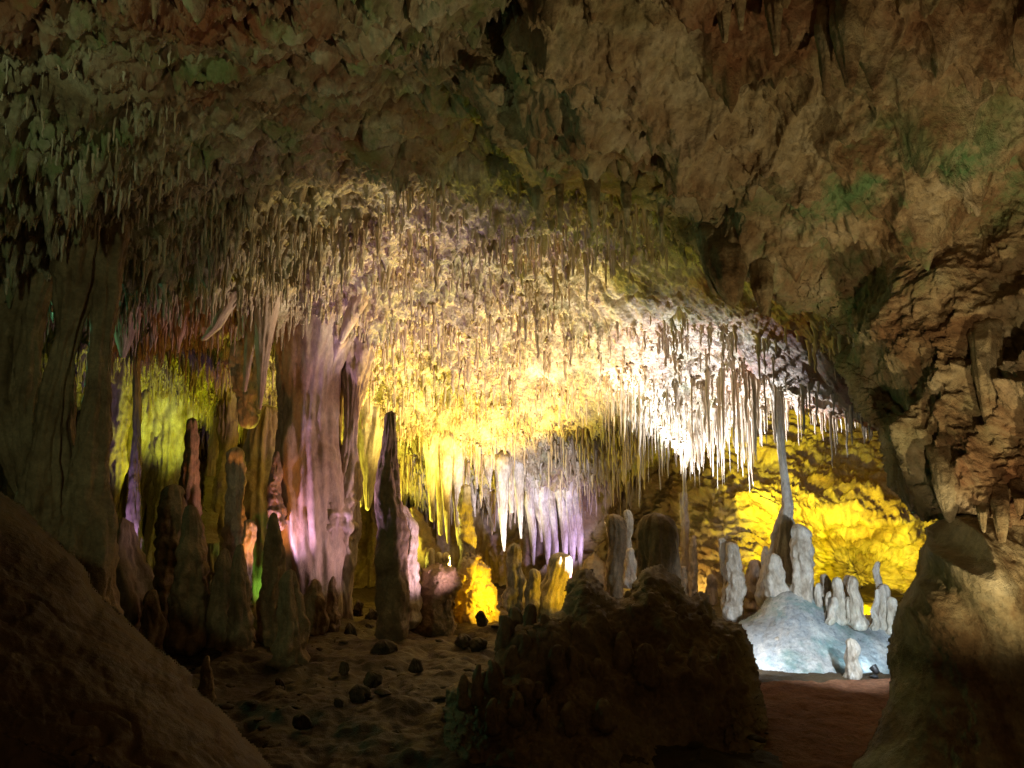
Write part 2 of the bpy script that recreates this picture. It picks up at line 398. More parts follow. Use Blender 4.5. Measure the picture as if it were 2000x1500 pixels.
# ------------------------------------------------------------------ sheets and blobs traced in the picture, placed at their own depth
def poly_sd(poly, X, Y):
    """signed distance, positive inside"""
    P = np.array(poly, float); n = len(P)
    d = np.full(X.shape, 1e9); ins = np.zeros(X.shape, bool)
    for i in range(n):
        a, b = P[i], P[(i + 1) % n]
        e = b - a; L = (e ** 2).sum() + 1e-9
        t = np.clip(((X - a[0]) * e[0] + (Y - a[1]) * e[1]) / L, 0, 1)
        dd = (X - a[0] - t * e[0]) ** 2 + (Y - a[1] - t * e[1]) ** 2
        d = np.minimum(d, dd)
        c = ((a[1] > Y) != (b[1] > Y)) & (X < (b[0] - a[0]) * (Y - a[1]) / (b[1] - a[1] + 1e-12) + a[0])
        ins ^= c
    d = np.sqrt(d)
    return np.where(ins, d, -d)
def blob(name, poly, Yfun, bulge, back, R, step, mat, disp, edge_noise=6.0, en_scale=0.03, attrs=None, ysquash=1.0, drip=0.0, blur=0):
    """closed solid: a front and a back shell over an outline; Yfun gives the rim distance, bulge/back how far (m) the two shells swell"""
    P = np.array(poly, float)
    x0, y0 = P.min(0) - 3 * step; x1, y1 = P.max(0) + 3 * step
    gx_ = np.arange(x0, x1 + step, step); gy_ = np.arange(y0, y1 + step, step)
    X, Y = np.meshgrid(gx_, gy_, indexing='ij')
    sd = poly_sd(poly, X, Y) + edge_noise * fbm(X * en_scale, Y * en_scale * ysquash, 0 * X + 7.7, 4, 0.6)
    t = np.clip(sd / R, 0, 1); g = np.sqrt(1 - (1 - t) ** 2)
    if blur:
        gs = g.copy(); ker = np.ones(2 * blur + 1) / (2 * blur + 1)
        for _ in range(2):
            gs = np.apply_along_axis(lambda v: np.convolve(v, ker, 'same'), 0, gs); gs = np.apply_along_axis(lambda v: np.convolve(v, ker, 'same'), 1, gs)
        wb = sstep(0.0, 0.35, t); g = gs * wb + g * (1 - wb)
    Y0 = Yfun(X, Y) if callable(Yfun) else np.full(X.shape, float(Yfun))
    m = (sd[:-1, :-1] > 0) & (sd[1:, :-1] > 0) & (sd[:-1, 1:] > 0) & (sd[1:, 1:] > 0)
    front = at(X, Y, Y0 - bulge * g)
    N_ = grid_normals(front)
    s = np.sign((N_ * (front - np.array([0, 0, EYE]))).sum(-1, keepdims=True)); N_ = -N_ * s
    h = disp(front[..., 0], front[..., 1], front[..., 2], X, Y)
    h = h - h[sd > 0].mean() - 0.01
    front = front + N_ * (h * sstep(0, 1.0, sd / (R * 0.9)) * 0.85 + 0.15 * h * sstep(0, 0.2, t))[..., None]
    # back shell keeps true size: push it along the same depth, without growing in the view
    if drip:
        fx, fy = front[..., 0], front[..., 1]
        dn = np.clip(-1.5 * N_[..., 2] - 0.1, 0, 1) * (1 - sstep(1780, 1880, X) * sstep(480, 620, Y)) * sstep(0, 1.0, sd / R) * drip * (sstep(700, 500, Y) * 0.7 + 0.3)
        front[..., 2] -= dn * (0.20 * cones(fx, fy, 0.34, 41, 1.2, 0.3, 0.7, 1.5) + 0.12 * cones(fx, fy, 0.15, 42, 1.2, 0.3, 0.7, 1.3) + 0.05 * cones(fx, fy, 0.07, 43, 1.2, 0.3, 0.6, 1.2))
    bk = at(X, Y, Y0 + 0.03 + back * g)
    n, k = X.shape
    # weld: rim vertices of both shells share positions
    rim = (sd <= step * 1.5)
    bk[rim] = front[rim]
    V = np.concatenate([front.reshape(-1, 3), bk.reshape(-1, 3)])
    q1 = grid_quads(n, k, mask=m); q2 = grid_quads(n, k, flip=True, mask=m) + n * k
    Q = np.concatenate([q1, q2])
    at_ = None
    if attrs:
        at_ = {}
        for kk, fn in attrs.items():
            v = fn(X, Y); at_[kk] = np.concatenate([v.ravel(), v.ravel()])
    used = np.unique(Q); mp = np.full(len(V), -1, np.int64); mp[used] = np.arange(len(used))
    V = V[used]; Q = mp[Q]
    if at_: at_ = {a: b[used] for a, b in at_.items()}
    c = V.mean(0); base = np.array([c[0], c[1], V[:, 2].min()])
    me = mesh_np(name, V - base, Q, mat, attrs=at_)
    return link(name, me, tuple(base))

def disp_rough(big=0.12, mid=0.05, small=0.02, zs=0.6, ridge=False):
    def f(x, y, z, px, py):
        h = big * fbm(x * 1.3, y * 1.3, z * 1.3 * zs, 3, 0.5, ridge)
        h = h + mid * (0.75 - worley(x * 4.5, y * 4.5, z * 4.5 * zs, 5)) * 2
        h = h + mid * 0.5 * (0.75 - worley(x * 10, y * 10, z * 10 * zs, 8)) * 2
        h = h + small * fbm(x * 16, y * 16, z * 16, 3, 0.6)
        return h
    return f

# overhang + right wall
OV = [(560,-500),(640,-60),(700,20),(800,20),(850,90),(905,180),(960,270),(1005,325),(1038,371),(1052,437),(1068,400),(1090,380),(1133,367),(1157,440),(1170,375),(1210,388),(1224,440),(1240,400),(1290,425),(1332,480),
      (1352,480),(1387,550),(1405,578),(1420,599),(1443,595),(1447,552),(1468,550),(1485,616),(1503,615),(1506,578),(1538,613),(1601,612),(1629,637),(1664,665),
      (1632,690),(1629,718),(1650,756),(1671,805),(1695,826),(1716,865),(1723,917),(1734,949),(1765,987),(1783,1006),(1800,1020),(1880,1020),(1960,1060),(2100,1060),(2500,1100),(2500,-500)]
ovp = [(640,0,4.6),(880,80,4.9),(960,270,5.6),(1040,370,6.0),(1200,390,5.9),(1340,480,5.6),(1430,560,5.5),(1500,590,5.4),(1600,610,5.4),(1660,665,5.3),
       (1000,-100,3.6),(1300,-100,3.3),(1700,-100,3.4),(2100,-100,3.2),(1000,100,4.4),(1200,150,4.3),(1300,300,4.9),(1150,280,5.1),(1500,150,4.1),(1500,350,4.7),(1700,250,4.3),(1620,450,4.8),
       (1900,150,3.9),(1960,300,4.2),(1800,400,4.5),(1900,460,4.55),(1760,560,4.85),(1850,600,4.6),(1700,640,5.1),
       (1650,760,5.1),(1700,880,4.9),(1770,990,4.6),(1780,800,4.7),(1820,960,4.3),(1900,700,4.5),(1980,560,4.3),(2100,500,4.0),(2000,800,4.0),(1950,950,4.1),(2200,900,3.7),(2200,200,3.6),(2060,1050,3.9)]
def ov_depth(X, Y):
    gxx = np.linspace(500, 2600, 90); gyy = np.linspace(-600, 1200, 80)
    A, B = np.meshgrid(gxx, gyy, indexing='ij')
    G = rbf([(a, b) for a, b, c in ovp], [c for a, b, c in ovp], np.stack([A, B], -1), 300.0).reshape(A.shape)
    return bilin(gxx, gyy, G, X, Y)
def ov_disp(x, y, z, px, py):
    wl = sstep(1780, 1880, px) * sstep(480, 620, py)
    h = (0.30 - 0.16 * wl) * fbm(x * 1.1, y * 1.1, z * 0.7, 3, 0.55)
    upper = sstep(500, 350, py) * sstep(1250, 1400, px)
    fl = 1 - np.abs(perlin(x * 4.0 + z * 0.3, y * 4.0, z * 0.8))
    h = h + upper * 0.14 * fl ** 3
    pop = 1 - 0.4 * upper - 0.85 * wl
    h = h + pop * 0.22 * (0.75 - worley(x * 3.0, y * 3.0, z * 2.0, 5))
    h = h + wl * (0.16 * (1 - 2 * np.abs(perlin(x * 3.2 + z * .8, y * 3, z * 1.1))) + 0.05 * fbm(x * 7, y * 7, z * 5, 4, 0.6))
    h = h + (0.10 - 0.08 * wl) * (0.7 - worley(x * 8, y * 8, z * 5.5, 6)) * (0.6 + 0.8 * np.clip(fbm(x, y, z, 2), -0.5, 0.5))
    h = h + (0.028 - 0.014 * wl) * (0.6 - worley(x * 19, y * 19, z * 16, 9))
    h = h + 0.02 * fbm(x * 20, y * 20, z * 20, 3, 0.6)
    return h
def ov_alg(X, Y):
    a = 0.15 + 0.9 * np.exp(-(((X - 1040) / 110) ** 2 + ((Y - 260) / 130) ** 2)) + 0.9 * np.exp(-(((X - 1880) / 180) ** 2 + ((Y - 330) / 110) ** 2)) + 0.6 * np.exp(-(((X - 1650) / 200) ** 2 + ((Y - 430) / 200) ** 2)) + 0.7 * np.exp(-(((X - 1420) / 90) ** 2 + ((Y - 520) / 60) ** 2)) + 0.5 * np.exp(-(((X - 1700) / 120) ** 2 + ((Y - 660) / 100) ** 2))
    return np.clip(a * sstep(2050, 1950, X), 0, 1)
def ov_stain(X, Y):
    a = 0.35 + 0.5 * np.exp(-(((X - 1550) / 250) ** 2 + ((Y - 60) / 120) ** 2)) + 0.5 * np.exp(-(((X - 800) / 160) ** 2 + ((Y - 120) / 160) ** 2)) + 0.5 * np.exp(-(((X - 1900) / 100) ** 2 + ((Y - 920) / 60) ** 2))
    return np.clip(a, 0, 0.9)
o = blob('rock_overhang', OV, ov_depth, 0.25, 1.6, 60, 2.0, M_OVER, ov_disp, 7.0, 0.03, drip=1.0, attrs={'algae': ov_alg, 'stain': ov_stain})
tag(o, 'knobbly rock overhang and wall framing the opening at top and right', 'rock wall', kind='structure')

# lower right pillar
PL = [(1800,1030),(1811,1048),(1793,1080),(1783,1122),(1769,1146),(1751,1185),(1737,1227),(1731,1283),(1737,1325),(1730,1377),(1700,1440),(1650,1520),(1600,1750),(2500,1750),(2500,1000),(2000,985),(1870,1000)]
def pl_disp(x, y, z, px, py):
    up = sstep(1330, 1150, py)
    sl = x + (z - 1.0) * 0.28
    h = up * 0.30 * (1 - np.abs(perlin(sl * 5.5, y * 2, z * 0.7)) * 2) + 0.10 * fbm(x * 1.4, y * 1.4, z * 1.2, 3)
    h = h + 0.03 * fbm(sl * 9, y * 4, z * 2.5, 3) + 0.012 * fbm(x * 22, y * 22, z * 22, 3, 0.6)
    return h
o = blob('rock_pillar', PL, lambda X, Y: 4.35 - 0.0006 * (X - 1750) - 0.0012 * np.clip(Y - 1300, 0, 999), 0.45, 1.0, 190, 2.4, M_OVER, pl_disp, 5.0, 0.02, blur=12)
tag(o, 'massive fluted rock pillar standing in shadow at the right foreground', 'rock pillar')

# left foreground slope
SL = [(-700,700),(-300,800),(0,952),(60,1005),(110,1052),(170,1110),(205,1170),(260,1222),(330,1282),(378,1310),(386,1338),(440,1385),(485,1440),(545,1510),(640,1750),(-700,1750)]
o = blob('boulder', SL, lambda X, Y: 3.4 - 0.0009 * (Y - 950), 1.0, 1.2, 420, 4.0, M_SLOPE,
         lambda x, y, z, px, py: 0.06 * fbm(x * 1.2, y * 1.2, z * 1.2, 3) + 0.035 * fbm((x + z) * 3, y, (x - z) * 0.9, 3) + 0.014 * fbm(x * 9, y * 9, z * 9, 5, 0.65) - 0.03 * np.exp(-(fbm(x * 1.8, y * 1.8, z * 1.8 + 4, 3) / 0.03) ** 2) - 0.012 * np.exp(-(worley(x * 9, y * 9, z * 9, 4) / 0.22) ** 2), 7.0, 0.012)
tag(o, 'smooth dark brown boulder sloping across the lower left corner', 'boulder')

# foreground mound with knobs
FM = [(862,1600),(866,1420),(872,1345),(905,1318),(950,1305),(968,1262),(985,1230),(1010,1215),(1045,1215),(1070,1200),(1095,1190),(1105,1135),(1125,1114),(1158,1112),(1182,1150),(1205,1165),(1232,1150),(1250,1112),(1290,1102),(1326,1125),(1348,1165),(1366,1152),(1388,1162),(1400,1205),(1450,1218),(1472,1258),(1486,1330),(1500,1400),(1496,1470),(1500,1600)]
def fm_disp(x, y, z, px, py):
    h = 0.12 * fbm(x * 1.3, y * 1.3, z * 0.7, 3) - 0.05 * sstep(1335, 1350, py + 12 * perlin(x * 4, y * 4, z * 0)) * sstep(1250, 1300, px)
    h = h + 0.05 * (1 - 2 * np.abs(perlin(x * 5, y * 5, z * 0.8))) * sstep(1430, 1330, py)
    h = h + 0.08 * (0.7 - worley(x * 3.4, y * 3.4, z * 2.0, 15)) * 1.6 * sstep(1430, 1330, py)
    h = h + 0.05 * (0.7 - worley(x * 8, y * 8, z * 5, 16)) + 0.018 * fbm(x * 18, y * 18, z * 18, 3, 0.6)
    lip = np.exp(-((py - 1335 - 15 * perlin(x * 3, y * 3, z * 0)) / 16) ** 2) * sstep(1380, 1430, px)
    return h
o = blob('rock_mound', FM, lambda X, Y: 6.0 - 0.0026 * (Y - 1150), 0.42, 0.9, 75, 2.2, M_DARK, fm_disp, 6.0, 0.035)
tag(o, 'broad dark knobbly rock mound in the middle foreground beside the path', 'rock mound')
MOUND = o

# pale flowstone mound
BM = [(1400,1560),(1420,1300),(1440,1215),(1480,1195),(1500,1160),(1530,1140),(1575,1135),(1610,1160),(1660,1200),(1720,1200),(1760,1210),(1800,1260),(1850,1560)]
def bm_disp(x, y, z, px, py):
    a = np.arctan2(x - 3.0, y - 8.6)
    return 0.05 * fbm(x * 1.7, y * 1.7, z * 1.7, 3) + 0.02 * fbm(a * 14, z * 1.0, 0 * z, 3) + 0.01 * fbm(x * 12, y * 12, z * 18, 3, 0.6)
o = blob('flowstone_mound', BM, lambda X, Y: 8.1 - 0.002 * (Y - 1150), 0.85, 0.6, 230, 2.0, M_MOUND, bm_disp, 3.0, 0.03, blur=14)
tag(o, 'pale blue-grey flowstone mound with stalagmites in the far opening', 'flowstone mound')

# ------------------------------------------------------------------ far wall sheet
wp = [(-300,700,15),(0,900,15),(0,1200,14.5),(300,900,14.8),(300,1200,14),(560,900,14.5),(560,1200,13.8),(800,930,14.2),(800,1180,13.6),(1000,980,14.2),(1000,1180,13.6),(1120,1000,13.4),(1130,1150,12.8),
      (1200,1020,15.0),(1210,1080,14.6),(1300,1040,13.6),(1350,1000,13.0),(1330,1160,11.6),(1420,1020,12.2),(1450,1180,11.2),(1500,960,12.4),(1500,840,13.4),(1600,760,13.5),(1600,860,13.8),(1650,930,13.2),(1640,985,11.9),(1700,1010,11.6),(1760,1020,11.7),
      (1650,1075,13.0),(1690,1120,13.2),(1620,1180,12.4),(1760,1130,12.2),(1750,900,13.4),(1850,800,13.0),(1950,1000,11.4),(2200,1000,10.5),(2200,700,11.5),(1900,1250,11),(0,1400,13),(1000,1400,12.5),(2000,1400,10),(800,700,15.5),(1300,700,14.5)]
GA = np.linspace(-500, 2500, 150); GB = np.linspace(550, 1450, 80)
A_, B_ = np.meshgrid(GA, GB, indexing='ij')
WG = rbf([(a, b) for a, b, c in wp], [c for a, b, c in wp], np.stack([A_, B_], -1), 250.0).reshape(A_.shape)
X_, Y_ = np.meshgrid(np.arange(-400, 2300, 2.6), np.arange(640, 1380, 2.6), indexing='ij')
P = at(X_, Y_, bilin(GA, GB, WG, X_, Y_))
N_ = grid_normals(P); s = np.sign((N_ * (P - np.array([0, 0, EYE]))).sum(-1, keepdims=True)); N_ = -N_ * s
x, y, z = P[..., 0], P[..., 1], P[..., 2]
rgt = sstep(1180, 1320, X_)
h = (1 - rgt) * (0.30 * (1 - 2 * np.abs(perlin(x * 1.9, y * 1.9, z * 0.35))) + 0.13 * (1 - 2 * np.abs(perlin(x * 5.2, y * 5, z * 0.7))) + 0.05 * fbm(x * 9, y * 9, z * 3, 3))
h = h + rgt * (0.16 * fbm(x * 1.3, y * 1.3, z * 1.6, 3) + 0.14 * fbm(x * 2.6 + z, y * 2.6, z * 4.5, 5, 0.62, True) * 0.7 + 0.09 * (0.7 - worley(x * 5, y * 5, z * 7, 2)))
h = h + 0.02 * fbm(x * 18, y * 18, z * 18, 3, 0.6)
P = P + N_ * h[..., None]
tag(link('cave_wall', mesh_np('cave_wall', P, grid_quads(*X_.shape), M_WALL)), 'rough far wall of the chamber', 'cave wall', kind='structure')
print('sheets done')

# ------------------------------------------------------------------ stalactites, stalagmites, columns
def shaft_mesh(name, axis, rad, mat, seed=0, flute=0.12, lump=0.10, rings=0.0, sides=None, dz=None, fine=0.02, ringf=9.0, wob=0.0):
    """tapering shaft along an axis; axis (n,3) top or bottom first, rad (n,); noise gives flutes, lumps and growth rings"""
    axis = np.array(axis, float); rad = np.array(rad, float)
    seg = np.linalg.norm(np.diff(axis, axis=0), axis=1); s = np.concatenate([[0], np.cumsum(seg)]); L = s[-1]
    rm = rad.max()
    dz = dz or max(rm * 0.12, 0.008); n = int(np.clip(L / dz, 12, 260)); sides = sides or int(np.clip(28 + rm * 160, 20, 120))
    u = np.linspace(0, L, n)
    r = np.interp(u, s, rad)
    if n > 30:
        k = max(3, n // 22); r0, r1 = r[0], r[-1]
        rp = np.concatenate([np.full(k, r0), r, np.full(k, r1)]); ker = np.ones(2 * k + 1) / (2 * k + 1); r = np.convolve(rp, ker, 'valid')
    C = np.stack([np.interp(u, s, axis[:, i]) for i in range(3)], -1)
    # round off both ends
    for e, d in ((0, u), (1, L - u)):
        re = rad[0] if e == 0 else rad[-1]
        w_ = np.clip(d / (re * 1.1 + 1e-4), 0, 1); r = r * np.sqrt(1 - (1 - w_) ** 2 + 1e-6)
    if wob: C = C + wob * np.stack([perlin(u * 3 / max(L, .3), seed + 0 * u, 0 * u), perlin(u * 3 / max(L, .3), 0 * u, seed + 9.1 + 0 * u), 0 * u], -1)
    th = np.linspace(0, 2 * pi, sides, endpoint=False)
    ct, st = np.cos(th)[None], np.sin(th)[None]
    so = seed * 3.71
    U = u[:, None] / max(rm, 0.02)
    k = 1 + flute * (1 - 2 * np.abs(perlin(ct * 2.2 + so, st * 2.2, U * 0.22))) + lump * fbm(ct * 1.2 - so, st * 1.2, U * 0.55, 3) \
        + fine * fbm(ct * 7 + so, st * 7, U * 3, 3, 0.6) + 0.09 * (0.6 - worley(ct * 2.3 + so, st * 2.3, U * 0.9))
    if rings: k = k + rings * (np.abs(np.sin(u[:, None] * ringf + 1.4 * perlin(ct + so, st, U * 0.4) + 2 * perlin(0 * U, 0 * U + so, U * 0.3))) - 0.5)
    rr = r[:, None] * k
    V = np.stack([C[:, None, 0] + rr * ct, C[:, None, 1] + rr * st, np.broadcast_to(C[:, None, 2], rr.shape)], -1)
    base = axis[np.argmin(axis[:, 2])].copy()
    Q = grid_quads(n, sides, wrap=True)
    me = mesh_np(name, V.reshape(-1, 3) - base, Q, mat)
    return me, tuple(base)
def shaft(name, pts, label, cat, mat, group=None, **kw):
    """pts: (px, py, Y, halfwidth in photo px)"""
    axis = [at(a, b, c) for a, b, c, d in pts]; rad = [d * c / F for a, b, c, d in pts]
    if mat is not M_OVER and name in ('stalactite', 'cave_column'):      # let it grow out of the ceiling
        x0, y0, z0 = axis[0]; zc = float(ceil_base(np.array([x0]), np.array([y0]))[0][0])
        if z0 < zc < z0 + (0.45 if axis[0][1] < 9.9 else 1.1 if axis[0][1] > 11 else 0.0) + 1e-6 and 'broken off' not in label:
            axis.insert(0, np.array([x0, y0, zc + 0.40])); rad.insert(0, rad[0] * 1.5)
    me, base = shaft_mesh(name, axis, rad, mat, **kw)
    return tag(link(name, me, base), label, cat, group)
_seed = [0]
def sg(pts, label, mat=None, group=None, name='stalagmite', **kw):
    _seed[0] += 1
    kw.setdefault('rings', 0.17); kw.setdefault('ringf', 21.0 if pts[0][2] > 8 or mat is not M_DARK else 13.0); kw.setdefault('fine', 0.08); kw.setdefault('lump', 0.36); kw.setdefault('wob', 0.03 if name == 'stalagmite' else 0.01)
    return shaft(name, pts, label, name.replace('_', ' ').replace('cave ', ''), mat or M_CALC, group, seed=_seed[0], **kw)
def st(pts, label, mat=None, group=None, name='stalactite', **kw):
    _seed[0] += 1
    kw.setdefault('lump', 0.12)
    return shaft(name, pts, label, name.replace('_', ' '), mat or M_CALC, group, seed=_seed[0], **kw)

# -- left column cluster
Yc = 6.3
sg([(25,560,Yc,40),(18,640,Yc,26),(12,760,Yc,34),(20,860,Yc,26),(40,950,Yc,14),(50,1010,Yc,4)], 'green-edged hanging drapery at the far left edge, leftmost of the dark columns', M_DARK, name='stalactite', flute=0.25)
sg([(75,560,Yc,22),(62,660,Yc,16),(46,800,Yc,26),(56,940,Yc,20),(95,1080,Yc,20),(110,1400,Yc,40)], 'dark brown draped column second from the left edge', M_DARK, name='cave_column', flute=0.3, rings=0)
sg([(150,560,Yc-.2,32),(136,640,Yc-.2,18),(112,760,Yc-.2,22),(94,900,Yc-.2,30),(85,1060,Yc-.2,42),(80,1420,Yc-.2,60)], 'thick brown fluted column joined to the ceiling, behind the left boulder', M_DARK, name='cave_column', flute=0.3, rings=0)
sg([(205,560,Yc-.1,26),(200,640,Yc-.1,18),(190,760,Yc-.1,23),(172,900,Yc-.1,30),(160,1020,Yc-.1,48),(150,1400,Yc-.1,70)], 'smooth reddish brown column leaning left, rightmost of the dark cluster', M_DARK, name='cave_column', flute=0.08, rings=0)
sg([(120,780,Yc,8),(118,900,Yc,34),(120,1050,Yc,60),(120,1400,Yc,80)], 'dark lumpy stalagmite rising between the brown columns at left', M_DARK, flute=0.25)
# -- green and white formations behind
sg([(230,840,11.6,18),(225,900,11.6,20),(218,985,11.6,10),(216,1015,11.6,3)], 'pointed green-lit stalactite right of the reddish brown column', M_COL, name='stalactite', rings=0)
sg([(250,840,12.6,26),(248,960,12.6,20),(235,1080,12.6,30),(225,1260,12.6,60)], 'slender dim green column behind the left cluster', M_COL, name='cave_column', rings=0)
sg([(300,860,12.9,34),(282,930,12.9,20),(262,1020,12.9,17),(256,1110,12.9,20),(250,1250,12.9,30)], 'narrow lilac-white flowstone column with a dark cleft on its right', M_CALC, name='cave_column', flute=0.3, rings=0)
sg([(335,860,12.9,30),(330,940,12.9,28),(318,1040,12.9,24),(312,1130,12.9,26),(310,1250,12.9,34)], 'pale grey flowstone column right of the dark cleft', M_CALC, name='cave_column', flute=0.3, rings=0)
sg([(240,1010,8.6,14),(225,1090,8.6,44),(240,1180,8.6,70),(250,1300,8.6,95)], 'rounded dim green stalagmite mound beyond the left boulder', M_COL, flute=0.2)
sg([(376,815,8.8,6),(374,840,8.8,11),(370,940,8.8,15),(366,1060,8.8,20),(360,1300,8.8,30)], 'tall thin dark stalagmite with a blunt tip in front of the lime ceiling', M_DARK)
sg([(340,945,8.2,16),(335,990,8.2,24),(332,1100,8.2,26),(330,1290,8.2,36)], 'dark column-like stalagmite with a flat top beside the thin dark one', M_DARK)
sg([(372,985,7.8,7),(375,1040,7.8,20),(372,1130,7.8,29),(370,1290,7.8,40)], 'broad dark green-edged stalagmite left of the green columns', M_DARK)
sg([(425,850,12.9,12),(414,930,12.9,10),(408,1060,9.6,14),(408,1240,9.6,20)], 'thin dim column between the lime ceiling and the orange column', M_COL, name='cave_column', rings=0)
sg([(130,600,7.2,16),(134,700,7.2,9),(132,850,7.2,12),(128,1000,7.2,16),(125,1350,7.2,26)], 'slender brown column glimpsed between the two thick dark columns', M_DARK, name='cave_column', rings=0.05)
sg([(268,640,9.8,14),(266,700,9.8,6),(268,850,9.8,7),(262,1000,9.8,11),(258,1250,9.8,22)], 'hair-thin column crossing the lime gallery near the reddish column', M_COL, name='cave_column', rings=0.05)
st([(350,600,8.8,15),(350,640,8.8,11),(348,670,8.8,4),(348,690,8.8,1.5)], 'lilac drapery-like stalactite on the lip of the left gallery', M_COL, flute=0.3)
st([(246,590,8.6,26),(243,620,8.6,20),(242,665,8.6,12),(240,700,8.6,3)], 'broad pale drapery stalactite right of the reddish brown column', M_COL, flute=0.35)
# orange column (two lobes up, then one)
sg([(468,665,9.5,14),(470,710,9.5,17),(480,770,9.5,18),(484,838,9.5,15)], 'orange-lit hanging rock column broken off at its base', M_CALC, name='stalactite', rings=0)
sg([(503,680,9.6,7),(500,740,9.6,13),(492,800,9.6,16),(488,838,9.6,12)], 'small orange-lit stalactite fused to the right of the broken column', M_CALC, name='stalactite', rings=0)
sg([(462,872,9.3,12),(462,900,9.3,15),(458,970,9.3,14),(462,1050,9.3,18),(462,1250,9.3,26)], 'orange-lit blunt stalagmite under the broken orange column', M_CALC)
sg([(486,1014,8.9,8),(488,1040,8.9,12),(480,1080,8.9,10),(470,1250,8.9,18)], 'short orange-lit stalagmite with a knobbed head', M_CALC)
sg([(520,790,11.0,20),(510,900,10.8,30),(505,1000,10.3,40),(500,1250,10.3,50)], 'broad green-lit column behind the orange stalagmite', M_COL, name='cave_column', flute=0.25, rings=0)
sg([(445,880,12.0,14),(434,1000,11,20),(430,1100,10.4,28),(430,1250,10.4,34)], 'green-lit column left of the orange stalagmite', M_COL, name='cave_column', flute=0.25, rings=0)
st([(492,600,8.8,20),(488,660,8.8,9),(482,730,8.8,6),(478,767,8.8,2)], 'thin dark green stalactite in front of the orange column', M_COL)
st([(520,590,8.7,26),(516,650,8.7,17),(512,720,8.7,9),(508,802,8.7,2)], 'thick dark green stalactite with a long tip right of the orange column', M_COL)
# leaning broken stalactites
st([(462,570,8.5,16),(440,605,8.5,13),(420,640,8.5,11),(396,666,8.5,5)], 'broken reddish stalactite leaning diagonally down to the left', M_COL, flute=0.05)
st([(700,590,8.9,18),(684,625,8.9,14),(665,672,8.9,4)], 'reddish stalactite leaning left above the big purple column', M_COL, flute=0.05)
st([(500,600,9.0,14),(478,626,9.0,8),(462,640,9.0,3)], 'short pink stalactite leaning left above the orange column', M_COL)
# -- big column
sg([(625,540,9.4,95),(620,620,9.4,62),(612,700,9.4,50),(604,780,9.4,48),(598,860,9.4,54),(600,950,9.4,62),(606,1050,9.4,64),(612,1120,9.4,54),(616,1240,9.4,56)], 'massive purple-pink fluted column reaching the ceiling left of centre', M_COL, name='cave_column', flute=0.16, lump=0.2, rings=0, fine=0.05)
sg([(545,590,9.3,14),(548,680,9.3,9),(552,800,9.3,9),(558,880,9.3,11),(560,940,9.3,12)], 'thin green-brown column hugging the left of the purple column', M_COL, name='cave_column', rings=0)
sg([(665,640,9.3,36),(650,700,9.3,20),(636,760,9.3,12),(632,860,9.3,10),(634,960,9.3,18)], 'flaring orange-brown rib on the right of the purple column', M_COL, name='cave_column', rings=0)
sg([(672,680,9.6,30),(668,735,9.6,20),(660,780,9.6,10),(655,860,9.6,7),(650,925,9.6,12)], 'narrow brown pillar inside the hollow right of the purple column', M_COL, name='cave_column', rings=0)
sg([(705,640,9.5,34),(694,730,9.5,20),(688,800,9.5,12),(684,880,9.5,12),(672,960,9.5,26),(660,1060,9.5,32),(664,1140,9.5,18),(670,1240,9.5,16)], 'pink and orange flowstone rib at the right edge of the purple column', M_COL, name='cave_column', flute=0.25, rings=0)
sg([(655,915,9.45,10),(655,960,9.45,34),(650,1040,9.45,40),(640,1110,9.45,20)], 'bulging flowstone bridging the ribs of the purple column', M_COL, name='flowstone', flute=0.2)
# dark stalagmites before it
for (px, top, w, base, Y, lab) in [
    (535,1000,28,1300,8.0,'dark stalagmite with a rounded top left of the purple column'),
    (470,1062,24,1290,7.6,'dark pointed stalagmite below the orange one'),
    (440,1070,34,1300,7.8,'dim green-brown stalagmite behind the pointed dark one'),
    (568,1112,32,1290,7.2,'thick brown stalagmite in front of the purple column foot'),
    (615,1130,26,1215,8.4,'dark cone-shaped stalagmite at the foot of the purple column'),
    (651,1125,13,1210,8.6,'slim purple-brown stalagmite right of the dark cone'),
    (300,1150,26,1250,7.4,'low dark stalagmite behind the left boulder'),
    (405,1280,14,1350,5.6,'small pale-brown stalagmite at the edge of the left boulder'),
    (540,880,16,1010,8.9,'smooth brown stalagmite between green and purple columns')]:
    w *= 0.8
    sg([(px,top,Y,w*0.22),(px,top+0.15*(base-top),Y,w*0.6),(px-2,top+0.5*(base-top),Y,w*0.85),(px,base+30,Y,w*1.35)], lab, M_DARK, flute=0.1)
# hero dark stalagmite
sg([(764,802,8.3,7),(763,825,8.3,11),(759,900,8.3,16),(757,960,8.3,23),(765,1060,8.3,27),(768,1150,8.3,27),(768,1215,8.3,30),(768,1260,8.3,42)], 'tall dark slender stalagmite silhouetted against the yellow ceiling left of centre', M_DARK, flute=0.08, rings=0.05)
sg([(785,985,9.2,6),(795,1020,9.2,16),(800,1120,9.2,18),(800,1230,9.2,22)], 'grey pale stalagmite just right of the tall dark one', M_CALC)
# yellow-white pair right of the purple column
st([(712,800,11.6,30),(706,880,11.6,22),(704,950,11.6,10),(703,992,11.6,3)], 'white-yellow pointed stalactite, left of the lit pair beside the purple column', M_CALC)
st([(726,830,11.4,24),(722,900,11.4,16),(720,970,11.4,8),(718,998,11.4,3)], 'white-yellow pointed stalactite, right of the lit pair beside the purple column', M_CALC)
